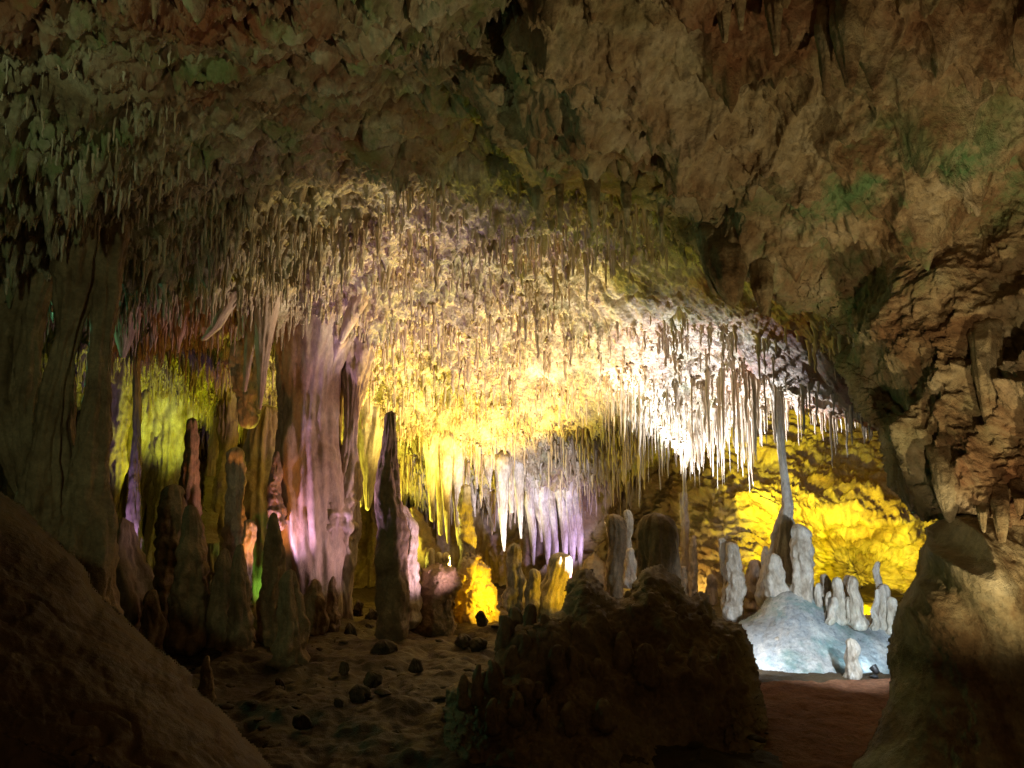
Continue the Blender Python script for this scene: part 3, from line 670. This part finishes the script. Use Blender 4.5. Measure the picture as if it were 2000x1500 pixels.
# -- yellow cluster
for (px, top, tip, w, Y, lab) in [
    (842,890,1020,10,11.6,'blunt yellow stalactite, leftmost of the golden cluster'),
    (858,870,1047,9,11.8,'thin pointed golden stalactite next to the blunt one'),
    (872,860,1062,13,11.7,'long golden stalactite in the middle of the golden cluster'),
    (893,850,1066,14,11.9,'long golden stalactite, rightmost of the golden cluster'),
    (906,850,960,9,12.1,'short brown-gold stalactite above the pink stalagmite'),
    (929,850,955,8,12.0,'brown stalactite hanging right of the pink stalagmite'),
    (982,900,1078,14,12.0,'white stalactite with a long pink tip in the white group'),
    (955,900,960,8,12.0,'short white stalactite in the white group'),
    (1015,900,1053,11,12.2,'long yellow-white pointed stalactite on the right of the white group'),
    (997,930,1003,9,12.4,'blunt yellowish stalactite behind the white group'),
    (962,960,1040,14,12.9,'mauve stalactite behind the white group'),
    (925,940,1010,7,12.8,'thin mauve stalactite behind the pink stalagmite')]:
    b = w * 0.22
    st([(px-2,top-20,Y,w*1.5),(px-1,top+12,Y,w*1.05),(px,(top+tip)/2,Y,w*0.66),(px+2,tip-16,Y,w*0.5 if 'blunt' in lab else w*0.24),(px+3,tip,Y,w*0.5 if 'blunt' in lab else 1.6)], lab, M_CALC, flute=0.10)
sg([(909,945,10.15,7),(910,975,10.15,11),(912,1050,10.15,13),(912,1160,10.15,16)], 'tall smooth pink-brown stalagmite with a rounded top beside the golden stalactites', M_CALC)
# purple curtain strands
for i, (px, top, tip, w) in enumerate([(1036,975,1105,8),(1052,985,1060,6),(1064,995,1110,9),(1080,990,1140,7),(1098,960,1120,9),(1113,990,1110,11),(1128,985,1115,9)]):
    st([(px-6,top-15,12.9,w*1.6),(px,top+20,12.8,w),(px+5,(top+tip)/2,12.8,w*.8),(px+6,tip,12.8,2)],
       ['leftmost lilac curtain strand in the centre','short lilac strand second in the curtain','lilac strand third in the curtain','long lilac strand fourth in the curtain','pale column-like strand fifth in the curtain','grey-pink lobe beside the curtain','rightmost grey strand before the dark hollow'][i], M_CALC, 'lilac curtain strands')
# far middle stalagmites
for (px, top, w, base, Y, lab, mt) in [
    (842,1070,9,1130,10.8,'small yellow stalagmite, leftmost of three behind the dark boulder',M_CALC),
    (857,1078,7,1130,10.8,'small yellow stalagmite, middle of three behind the dark boulder',M_CALC),
    (872,1078,8,1130,10.8,'small yellow stalagmite, rightmost of three behind the dark boulder',M_CALC),
    (1005,1060,15,1180,8.9,'brown-pink stalagmite under the white stalactites',M_CALC),
    (1042,1110,12,1190,8.8,'orange-brown stalagmite left of the lit yellow one',M_CALC),
    (1024,1130,5,1170,10.2,'tiny pale stalagmite in front of the brown-pink one',M_CALC),
    (1225,995,10,1130,9.6,'thin white and orange stalagmite in front of the dark hollow',M_CALC),
    (1232,1070,10,1130,9.4,'small white-green stalagmite at the foot of the thin white one',M_CALC),
    (875,1170,8,1230,9.2,'small dark stalagmite on the floor before the yellow boulder',M_DARK),
    (1005,1185,16,1290,5.7,'dark rounded stalagmite behind the left end of the rock mound',M_DARK),
    (985,1200,15,1330,5.5,'dark stubby stalagmite at the left end of the rock mound',M_DARK),
    (1037,1178,14,1310,5.6,'dark rounded stalagmite on the left shoulder of the rock mound',M_DARK),
    (1022,1235,14,1350,5.25,'brown waisted stalagmite standing against the rock mound',M_DARK),
    (1090,1258,17,1385,5.1,'tallest brown stalagmite on the face of the rock mound, pale tip',M_DARK),
    (1063,1215,12,1300,5.4,'dark stubby stalagmite between the tallest knobs of the rock mound',M_DARK),
    (1125,1215,13,1330,5.3,'brown peg-like stalagmite high on the face of the rock mound',M_DARK),
    (950,1310,13,1400,5.1,'low rounded stalagmite at the lower left foot of the rock mound',M_DARK),
    (915,1330,12,1410,5.2,'small crusty stalagmite, outermost at the left foot of the rock mound',M_DARK),
    (1052,1330,11,1400,4.95,'short brown stalagmite low on the face of the rock mound',M_DARK),
    (1335,1105,8,1170,9.0,'little dark-capped stalagmite right of the big dark silhouette',M_DARK),
    (1355,1045,7,1160,10.4,'thin orange-brown stalagmite before the far rock',M_COL),
    (1390,1120,10,1180,10.6,'orange-lit stalagmite left of the white pair',M_COL),
    (1473,1092,16,1180,10.2,'round-headed reddish stalagmite behind the white pair',M_COL),
    (1495,1066,7,1160,10.0,'thin bright yellow stalagmite behind the tall pillar',M_CALC),
    (1656,1122,8,1180,9.6,'small orange-lit stalagmite behind the mound',M_CALC)]:
    sg([(px,top,Y,w*0.5),(px,top+0.18*(base-top),Y,w*0.85),(px-1,top+0.55*(base-top),Y,w*0.95),(px,base+20,Y,w*1.25)], lab, mt, rings=0.14)
# knobs grown onto the foreground mound, parts of it
RK = random.Random(21)
for (px, py, w, h_, Y) in [(905,1350,13,50,5.0),(932,1340,11,60,5.0),(965,1320,14,70,5.05),(1000,1290,13,80,5.2),(1040,1290,12,70,5.2),(1068,1250,13,80,5.4),(1105,1230,15,70,5.4),(1120,1320,13,80,5.1),(1150,1250,12,60,5.4),(1165,1310,15,70,5.1),(1190,1220,14,60,5.5),(1215,1290,14,80,5.2),(1240,1230,12,50,5.5),(1262,1310,16,70,5.05),(1285,1190,14,60,5.6),(1310,1280,13,60,5.15),(1330,1210,12,50,5.5),(1355,1300,14,60,5.05),(1380,1215,11,40,5.45),(1010,1380,14,50,4.85),(1060,1400,12,50,4.8),(1110,1400,13,45,4.8),(960,1400,12,45,4.8),(1180,1390,13,45,4.8),(1030,1345,11,50,4.95),(1140,1180,12,50,5.6),(1228,1175,12,45,5.7),(1410,1280,12,45,5.1)]:
    w *= RK.uniform(0.55, 1.1); h_ *= RK.uniform(0.5, 1.2)
    axis = [at(px + RK.uniform(-6, 6), py - h_ * 0.7, Y + 0.02), at(px, py - h_ * 0.35, Y), at(px, py, Y), at(px, py + 40, Y + 0.02)]
    me, b = shaft_mesh('knob', axis, [w * 0.45 * Y / F, w * 0.95 * Y / F, w * 1.15 * Y / F, w * 1.7 * Y / F], M_DARK, seed=RK.random() * 90, lump=0.35, rings=0.14, ringf=24, fine=0.08)
    k_ = link('knob', me, tuple(np.array(b) - np.array(MOUND.location)), MOUND)
# lit knobbly stalagmite and boulders
sg([(1093,1078,8.9,14),(1092,1095,8.9,19),(1086,1130,8.9,19),(1076,1165,8.9,24),(1070,1260,8.9,34)], 'knobbly stalagmite lit vivid yellow on its right side', M_CALC, lump=0.35, rings=0.12, fine=0.06)
def dd(a): return disp_rough(a, a * 0.5, a * 0.15)
o = blob('boulder', [(885,1260),(880,1150),(895,1100),(912,1080),(935,1082),(955,1110),(970,1160),(985,1260)], 10.0, 0.35, 0.5, 50, 1.6, M_COL, dd(0.13), 6, 0.06); tag(o, 'peaked boulder glowing vivid yellow on the centre floor', 'boulder')
o = blob('boulder', [(790,1260),(818,1150),(822,1110),(850,1098),(890,1105),(905,1140),(885,1180),(900,1260)], 9.4, 0.3, 0.5, 50, 1.6, M_DARK, dd(0.06), 4, 0.05); tag(o, 'black boulder in shadow touching the yellow one', 'boulder')
o = blob('boulder', [(790,1200),(790,1000),(805,985),(830,1010),(860,1070),(880,1200)], 12.4, 0.3, 0.5, 60, 2, M_WALL, dd(0.06), 4, 0.05); tag(o, 'grey green boulder leaning behind the small yellow stalagmites', 'boulder')
o = blob('boulder', [(1100,1200),(1140,1090),(1160,1080),(1200,1110),(1240,1200)], 11.2, 0.3, 0.5, 60, 2, M_WALL, dd(0.06), 4, 0.05); tag(o, 'grey rounded boulder behind the foreground mound', 'boulder')
# dark silhouettes right of centre
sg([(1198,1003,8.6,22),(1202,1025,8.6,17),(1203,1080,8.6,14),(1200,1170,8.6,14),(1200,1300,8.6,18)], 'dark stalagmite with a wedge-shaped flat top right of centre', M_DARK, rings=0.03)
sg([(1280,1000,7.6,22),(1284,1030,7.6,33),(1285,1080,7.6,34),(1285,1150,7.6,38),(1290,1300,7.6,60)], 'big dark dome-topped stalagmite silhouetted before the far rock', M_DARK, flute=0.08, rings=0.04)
sg([(1335,960,10.6,8),(1338,1040,10.6,7),(1340,1120,10.6,8),(1345,1200,10.6,12)], 'thin brown column hanging behind the dark dome', M_COL, name='cave_column', rings=0)
# -- pale mound group
sg([(1410,1050,8.3,6),(1412,1070,8.3,8),(1420,1130,8.3,9),(1428,1215,8.3,14)], 'slim cream stalagmite, left of the bright white pair', M_CALC, rings=0.14)
sg([(1426,1058,8.2,8),(1430,1090,8.2,13),(1436,1150,8.2,16),(1434,1215,8.2,18)], 'bright white ringed stalagmite, right of the white pair', M_CALC, rings=0.14)
sg([(1516,690,8.3,26),(1518,735,8.3,15),(1519,785,8.3,9),(1524,860,8.3,6),(1532,930,8.3,7),(1538,990,8.3,10),(1533,1012,8.3,14),(1532,1070,8.3,22),(1525,1130,8.3,30),(1522,1200,8.3,44)], 'tall slender grey pillar rising from the pale mound to the ceiling', M_CALC, name='cave_column', rings=0.10, ringf=26, flute=0.12, lump=0.3, fine=0.08)
sg([(1558,1022,7.8,8),(1562,1040,7.8,17),(1567,1100,7.8,18),(1568,1165,7.8,20),(1568,1200,7.8,24)], 'thick pale stalagmite with green cap beside the slender pillar', M_CALC)
sg([(1510,1080,7.9,8),(1512,1110,7.9,14),(1512,1170,7.9,22)], 'short lilac stalagmite on the left shoulder of the pale mound', M_CALC)
i_ = 0
for (px, top, w, base, Y, lab) in [
    (1596,1138,10,1205,7.7,'small grey stalagmite leaning at the dark gap on the mound'),
    (1613,1120,13,1200,7.9,'greenish stalagmite behind the white trio on the mound'),
    (1617,1155,6,1205,7.6,'tiny cream stalagmite left of the white trio'),
    (1639,1126,13,1215,7.6,'white tapering stalagmite in the middle of the mound top'),
    (1626,1165,9,1215,7.5,'stubby white stalagmite at the foot of the tapering one'),
    (1660,1165,8,1215,7.55,'stubby grey stalagmite right of the tapering white one'),
    (1672,1124,13,1225,7.5,'cream ringed stalagmite leaning left on the mound'),
    (1718,1096,9,1225,7.7,'tall thin grey-lilac stalagmite near the right wall'),
    (1724,1140,14,1225,7.6,'thick grey-lilac stalagmite at the foot of the thin one'),
    (1742,1165,12,1235,7.5,'dark lilac stalagmite touching the right pillar edge'),
    (1710,1150,7,1225,7.55,'narrow pale stalagmite left of the thick lilac one'),
    (1665,1246,15,1325,6.85,'white rounded stalagmite at the front foot of the pale mound'),
    (1518,1243,9,1275,7.35,'small cream nub on the lower left of the pale mound')]:
    ln = 8 if 'leaning left' in lab else 3 if i_ % 2 else -3; w *= 0.80; i_ += 1
    sg([(px-ln,top,Y,w*0.5),(px-ln*0.8,top+0.15*(base-top),Y,w*0.85),(px,top+0.55*(base-top),Y,w*0.9),(px+ln*0.7,top+0.85*(base-top),Y,w*1.05),(px+ln,base+8,Y,w*1.9)], lab, M_CALC, rings=0.12)
# -- floor stubs
for i, (px, py, w, h_, Y) in enumerate([(683,1225,15,26,8.6),(750,1262,36,40,7.6),(905,1245,22,22,8.0),(935,1250,22,18,7.9),(720,1225,14,24,9.2),(700,1180,12,26,9.6),(812,1290,16,14,6.9),(672,1295,12,14,6.9),(725,1320,24,28,6.4),(700,1350,34,42,6.0),(660,1370,16,22,5.8),(775,1430,18,16,5.3),(940,1200,14,24,9.0),(860,1205,8,18,9.4),(725,1195,16,22,9.5),(590,1400,24,22,5.5),(545,1330,16,20,6.4)]):
    lab = ['low dark nub on the floor by the purple column foot','wide dark lump at the foot of the tall dark stalagmite','dark crusty lump right of the tall dark stalagmite','second dark crusty lump touching the first one','small pale-brown nub behind the tall dark stalagmite','rounded nub near the slim purple-brown stalagmite','flat dark disc of rock on the bare floor','small low rock on the floor at the left of the flat disc','dark nub in the dim lower floor','broad dark rock in the dim lower floor','small dark rock left of the broad floor rock','low dark pebble at the bottom of the floor','brown nub before the yellow boulder','tiny purple nub near the black boulder','pale nub just left of the tall dark stalagmite base','dark rock beside the left boulder edge','dark rock in the shadow of the thick brown stalagmite'][i]
    h_ *= 0.34; w *= 0.46; sg([(px-2,py-h_,Y,w*0.25),(px,py-h_*0.55,Y,w*0.7),(px+1,py,Y,w*1.0),(px,py+25,Y,w*1.6)], lab, M_FLOOR, name='floor_rock', flute=0.2, rings=0, lump=0.7, fine=0.2, sides=44, dz=0.008)
# -- overhang heroes and right wall fingers
for (px, top, tip, w, Y, lab) in [
    (1425,500,600,34,4.90,'thick dark green stalactite hanging from the tip of the overhang'),
    (1393,470,578,22,5.00,'pointed green-edged stalactite left of the thick one on the overhang'),
    (1490,520,617,20,4.85,'dark blunt stalactite right of the thick one on the overhang'),
    (1052,330,440,16,5.9,'green-grey stalactite at the left tip of the overhang'),
    (1094,360,455,7,5.55,'thin stalactite beside the left tip of the overhang'),
    (1158,340,452,14,5.45,'dark stalactite on the middle of the overhang edge'),
    (1224,370,446,9,5.35,'small dark stalactite on the overhang edge'),
    (1291,400,474,5,5.25,'thin dark stalactite on the overhang edge'),
    (1413,-60,85,18,3.5,'orange-stained stalactite at the top of the frame'),
    (1445,-60,60,14,3.5,'brown stalactite right of the orange-stained one at the top'),
    (1512,-80,110,20,3.4,'brown ribbed stalactite hanging from the near ceiling'),
    (1610,-80,190,22,3.5,'long brown stalactite with a tapered tip in the near ceiling'),
    (1655,-80,175,34,3.4,'thick brown stalactite beside the long one in the near ceiling'),
    (1425,110,178,14,4.0,'stubby brown stalactite low on the near ceiling'),
    (1385,90,170,16,3.95,'ribbed brown stalactite in the middle of the near ceiling'),
    (1760,200,330,24,4.1,'lumpy brown stalactite with a conical tip at upper right'),
    (1040,30,160,26,4.15,'dark brown bare stalactite below the pale rib at the top'),
    (1020,165,250,13,4.5,'brown fluted stalactite on the pale green patch of the overhang'),
    (948,130,175,16,4.5,'ribbed stump on the pale rib of the overhang'),
    (1930,640,850,28,4.0,'large brown stalactite hanging across the lit right wall'),
    (1870,700,830,20,4.3,'dim brown stalactite left of the large one on the right wall'),
    (1850,880,1022,26,4.0,'broad smooth orange-brown stalactite at the lip of the right wall'),
    (1797,880,1010,24,4.35,'left smooth stalactite at the lip of the right wall'),
    (1919,960,1042,11,3.85,'narrow tan stalactite under the lip of the right wall'),
    (1955,950,1070,16,3.8,'long tan stalactite under the lip of the right wall'),
    (1990,940,1008,12,3.75,'short blunt tan stalactite at the right frame edge'),
    (1671,760,806,7,5.0,'tiny dark stalactite on the edge of the right wall'),
    (1740,880,950,7,4.75,'small dark stalactite at the lower edge of the right wall')]:
    st([(px-w*0.3,top-90,Y+1.1,w*1.5),(px-w*0.3,top-50,Y+0.5,w*1.4),(px-w*0.2,top-5,Y+0.18,w*1.2),(px-w*0.1,top+25,Y+0.08,w),(px,(top+tip)/2,Y,w*0.8),(px+w*0.15,tip-(tip-top)*0.12,Y,w*0.42),(px+w*0.2,tip,Y,w*0.12)], lab, M_OVER, flute=0.15, lump=0.2, fine=0.05)
print('heroes done')

# ------------------------------------------------------------------ the hundreds of small stalactites
RG = np.random.default_rng(3)
cand = []
NS = 44000
t_ = RG.uniform(-0.7, 0.62, NS); y_ = RG.uniform(4.0, 15.0, NS) ; x_ = t_ * (y_ + 0.4)
z_, bare_, px_, py_ = ceil_base(x_, y_)
zf_, _, _, _ = ceil_full(x_, y_)
cl = 0.5 + 0.9 * fbm(x_ * 1.4, y_ * 1.4, 0 * x_ + 2.2, 2)      # clumping
rr_ = RG.uniform(0, 1, NS)
zones = []
for i in range(NS):
    px, py, y0 = px_[i], py_[i], y_[i]
    if not (-60 < px < 1760 and 60 < py < 1010): continue
    if bare_[i] > 0.35 and not (py > 620 and px > 1120): continue
    c = min(max(cl[i], 0.05), 1.2); u = rr_[i]; z = None
    if 1120 < px < 1480 and 620 < py < 716 and y0 < 11:
        if u < 0.45 * c: z = ('white', 0.08 + 0.22 * RG.random() ** 1.5, 0.010 + 0.018 * RG.random() ** 1.5)
    elif 1180 < px < 1570 and 715 < py < 850 and y0 < 11:
        if u < (0.50 if px < 1470 else 0.16): z = ('white', (0.12 + 0.85 * RG.random() ** 2.4) * min(1.2, 0.45 + 0.75 * c), 0.008 + 0.020 * RG.random() ** 2)
    elif 1540 <= px < 1700 and 735 < py < 850 and y0 < 10:
        if u < 0.13: z = ('amber', 0.12 + 0.5 * RG.random() ** 1.5, 0.010 + 0.010 * RG.random())
    elif 740 < px < 1260 and 840 < py < 1005:
        if u < 0.55 * c: z = ('fringe', 0.15 + 0.45 * RG.random() ** 1.5, 0.013 + 0.014 * RG.random())
    elif 180 < px < 470 and 690 < py < 900:
        if u < 0.4: z = ('gallery', 0.12 + 0.35 * RG.random() ** 1.5, 0.014 + 0.018 * RG.random())
    elif 200 < px < 520 and 560 < py < 640 and y0 < 10:
        if u < 0.45: z = ('lip', 0.12 + 0.30 * RG.random() ** 1.5, 0.012 + 0.012 * RG.random())
    elif px < 620 and py < 690:
        if u < 0.32 * c: z = ('left', 0.10 + 0.34 * RG.random() ** 1.8, 0.007 + 0.013 * RG.random() ** 1.5)
    elif py < 860:
        if u < 0.34 * c: z = ('middle', 0.10 + 0.30 * RG.random() ** 2.0, 0.010 + 0.020 * RG.random() ** 1.5)
    if z is None: continue
    nf_ = min(1.0, max(0.42, (y0 - 2.5) / 5.5))
    zones.append((z[0], x_[i], y0, zf_[i] + 0.03, z[1] * nf_, z[2] * (0.4 + 0.6 * nf_), px, py))
print('small stalactites', len(zones))
# prototype meshes, 1 m long, 2 cm radius at the root
protos = []
for k in range(8):
    r0 = 0.02
    prof = [(0, 1.7), (0.04, 1.25), (0.15, 0.95), (0.5, 0.72), (0.85, 0.42), (1.0, 0.14)] if k % 2 else [(0, 2.2), (0.06, 1.4), (0.25, 0.85), (0.6, 0.6), (0.9, 0.5), (1.0, 0.25)]
    me, b = shaft_mesh('stalactite', [(0, 0, -a) for a, r in prof], [r0 * r for a, r in prof], M_STRAW, seed=60 + k, flute=0.12, lump=0.25, sides=9, dz=0.05, wob=0.014)
    v = np.empty(len(me.vertices) * 3, np.float32); me.vertices.foreach_get('co', v); v = v.reshape(-1, 3); v[:, 2] -= 1.0
    me.vertices.foreach_set('co', v.ravel()); me.update()
    q = np.empty(len(me.loops), np.int32); me.loops.foreach_get('vertex_index', q)
    protos.append((me, v.copy(), q.reshape(-1, 4).copy()))
zones.sort(key=lambda q: -(q[4] * q[5]) / q[2] ** 2)
NI = 220
RR = random.Random(11)
MARKS = [('the dark fused columns', 100, 540), ('the left gallery opening', 330, 660), ('the massive purple column', 620, 560), ('the leaning broken stalactite', 430, 590),
         ('the golden stalactite cluster', 880, 840), ('the white stalactite group', 985, 880), ('the tall dark stalagmite', 765, 780), ('the dark central hollow', 1200, 970),
         ('the slender grey pillar top', 1520, 750), ('the bare layered rock band', 1300, 640), ('the upper left corner', 60, 120), ('the left frame edge', 20, 330),
         ('the pale crusty ceiling patch', 600, 350), ('the left tip of the overhang', 1050, 430), ('the white-lit ceiling patch', 1330, 780), ('the yellow far chamber', 1620, 790), ('the rust-red hollow at the top', 700, 170)]
ORD = ['first', 'second', 'third', 'fourth', 'fifth', 'sixth', 'seventh', 'eighth', 'ninth', 'tenth', 'eleventh', 'twelfth', 'thirteenth', 'fourteenth', 'fifteenth', 'sixteenth', 'seventeenth', 'eighteenth', 'nineteenth', 'twentieth']
TINT = {'white': 'white', 'amber': 'amber', 'fringe': 'pale', 'gallery': 'lime-lit', 'lip': 'grey', 'left': 'dim brown', 'middle': 'ochre'}
GRP = {'white': 'white straw stalactites', 'amber': 'amber straw stalactites', 'fringe': 'stalactites above the golden cluster', 'gallery': 'gallery stalactites', 'lip': 'stalactites on the dark lip', 'left': 'dim left ceiling stalactites', 'middle': 'ochre ceiling stalactites'}
buck = {}
for k, (zn, x, y, z, L, r, px, py) in enumerate(zones[:NI]):
    t, u = project(x, y, z - 0.5 * L)
    m = min(range(len(MARKS)), key=lambda i: (MARKS[i][1] - t) ** 2 + (MARKS[i][2] - u) ** 2 * 1.3)
    dx, dy = t - MARKS[m][1], u - MARKS[m][2]
    where = ('left of' if dx < 0 else 'right of') if abs(dx) > abs(dy) * 1.2 else ('above' if dy < 0 else 'below')
    size = 'long' if L > 0.5 else 'middling' if L > 0.3 else 'short'
    buck.setdefault((TINT[zn], size, where, m), []).append((t, k))
labels = {}
for (tint, size, where, m), lst in buck.items():
    lst.sort()
    for i, (t, k) in enumerate(lst):
        w_ = '' if len(lst) == 1 else ', leftmost' if i == 0 else ', rightmost' if i == len(lst) - 1 else ', %s from the left' % (ORD[i] if i < 20 else '%dth' % (i + 1))
        labels[k] = '%s %s stalactite %s %s%s' % (size, tint, where, MARKS[m][0], w_)
for k, (zn, x, y, z, L, r, px, py) in enumerate(zones[:NI]):
    me = protos[RR.randrange(8)][0]
    o = link('stalactite', me, (x, y, z)); s = r / 0.02
    o.scale = (s, s, L); o.rotation_euler = (RR.uniform(-.03, .03), RR.uniform(-.03, .03), RR.uniform(0, 6.28))
    tag(o, labels[k], 'stalactite', GRP[zn])
VV, QQ, off = [], [], 0
for (zn, x, y, z, L, r, px, py) in zones[NI:]:
    me, v, q = protos[RR.randrange(8)]
    a = RR.uniform(0, 6.28); s = r / 0.02; ca, sa = math.cos(a) * s, math.sin(a) * s
    w = np.stack([v[:, 0] * ca - v[:, 1] * sa + x, v[:, 0] * sa + v[:, 1] * ca + y, v[:, 2] * L + z], -1)
    VV.append(w); QQ.append(q + off); off += len(v)
o = link('small_stalactites', mesh_np('small_stalactites', np.concatenate(VV), np.concatenate(QQ), M_STRAW))
tag(o, 'countless small stalactites bristling over the whole ceiling', 'stalactites', kind='stuff')

# ------------------------------------------------------------------ floodlight at the foot of the mound

lp = np.array(atv(1708, 1316, 6.8))
fl = bpy.data.objects.new('floodlight_fixture', None); COL.objects.link(fl); fl.location = (lp[0], lp[1], floor_at(lp[0], lp[1])); fl.scale = (0.6, 0.6, 0.6)
tag(fl, 'small floodlight shining white-cyan at the right foot of the pale mound', 'floodlight')
mh = bpy.data.materials.new('lamp_housing'); mh.use_nodes = True; mh.node_tree.nodes['Principled BSDF'].inputs['Base Color'].default_value = (0.03, 0.03, 0.03, 1)
ml = bpy.data.materials.new('lamp_glass'); ml.use_nodes = True; b_ = ml.node_tree.nodes['Principled BSDF']
b_.inputs['Emission Color'].default_value = (0.55, 0.9, 1.0, 1); b_.inputs['Emission Strength'].default_value = 9
def lathe(prof, n=24):
    th = np.linspace(0, 2 * pi, n, endpoint=False)
    V = np.array([[r * cos(t), r * sin(t), z] for r, z in prof for t in th])
    return V, grid_quads(len(prof), n, wrap=True)
from mathutils import Euler
def flp(name, prof, mat, tilt, up):
    V, Q = lathe(prof); o = link(name, mesh_np(name, V, Q, mat), (0, 0, up), fl); o.rotation_euler = tilt; return o
tl = (radians(-38), radians(-28), 0)
flp('housing', [(0.0, -0.07), (0.035, -0.07), (0.045, -0.02), (0.055, 0.02), (0.058, 0.03), (0.052, 0.03), (0.050, 0.018), (0.0, 0.017)], mh, tl, 0.10)
flp('lens', [(0.0, 0.022), (0.048, 0.022), (0.048, 0.026), (0.0, 0.027)], ml, tl, 0.10)
flp('bracket', [(0.0, -0.02), (0.05, -0.02), (0.05, 0.0), (0.012, 0.004), (0.010, 0.05), (0.0, 0.052)], mh, (0, 0, 0), 0.01)

# loose rubble over the floor
RU = np.random.default_rng(12); VV, QQ, off = [], [], 0
rp = []
for k in range(6):
    me, b = shaft_mesh('stone', [(0, 0, -1), (0, 0, -0.3), (0, 0, 0.4), (0, 0, 1)], [0.5, 1.05, 0.9, 0.35], None, seed=90 + k, flute=0.25, lump=0.5, fine=0.12, sides=12, dz=0.22)
    v = np.empty(len(me.vertices) * 3, np.float32); me.vertices.foreach_get('co', v); v = v.reshape(-1, 3); v[:, 2] -= 1
    q = np.empty(len(me.loops), np.int32); me.loops.foreach_get('vertex_index', q); rp.append((v.copy(), q.reshape(-1, 4).copy())); bpy.data.meshes.remove(me)
n_ = 2600; ry = RU.uniform(4.2, 11.5, n_); rx = RU.uniform(-0.55, 0.62, n_) * ry; ccl = fbm(rx * 1.2, ry * 1.2, 0 * rx, 2)
keep = (RU.random(n_) < 0.35 + 1.2 * ccl) & (np.abs(rx - 1.7 - 0.16 * (ry - 3)) > 0.5)
rx, ry = rx[keep], ry[keep]; rz = floor_z(rx, ry)
for x, y, z in zip(rx, ry, rz):
    v, q = rp[RU.integers(6)]; s0 = 0.008 + 0.035 * RU.random() ** 4; a = RU.uniform(0, 6.28); ca, sa = math.cos(a), math.sin(a)
    X0, Y0_, Z0 = v[:, 0] * s0 * 1.4, v[:, 1] * s0, v[:, 2] * s0 * 0.6
    VV.append(np.stack([X0 * ca - Y0_ * sa + x, X0 * sa + Y0_ * ca + y, Z0 + z + s0 * 0.2], -1)); QQ.append(q + off); off += len(v)
tag(link('rubble', mesh_np('rubble', np.concatenate(VV), np.concatenate(QQ), M_FLOOR)), 'loose stones and crumbs scattered over the dark cave floor', 'rubble', kind='stuff')
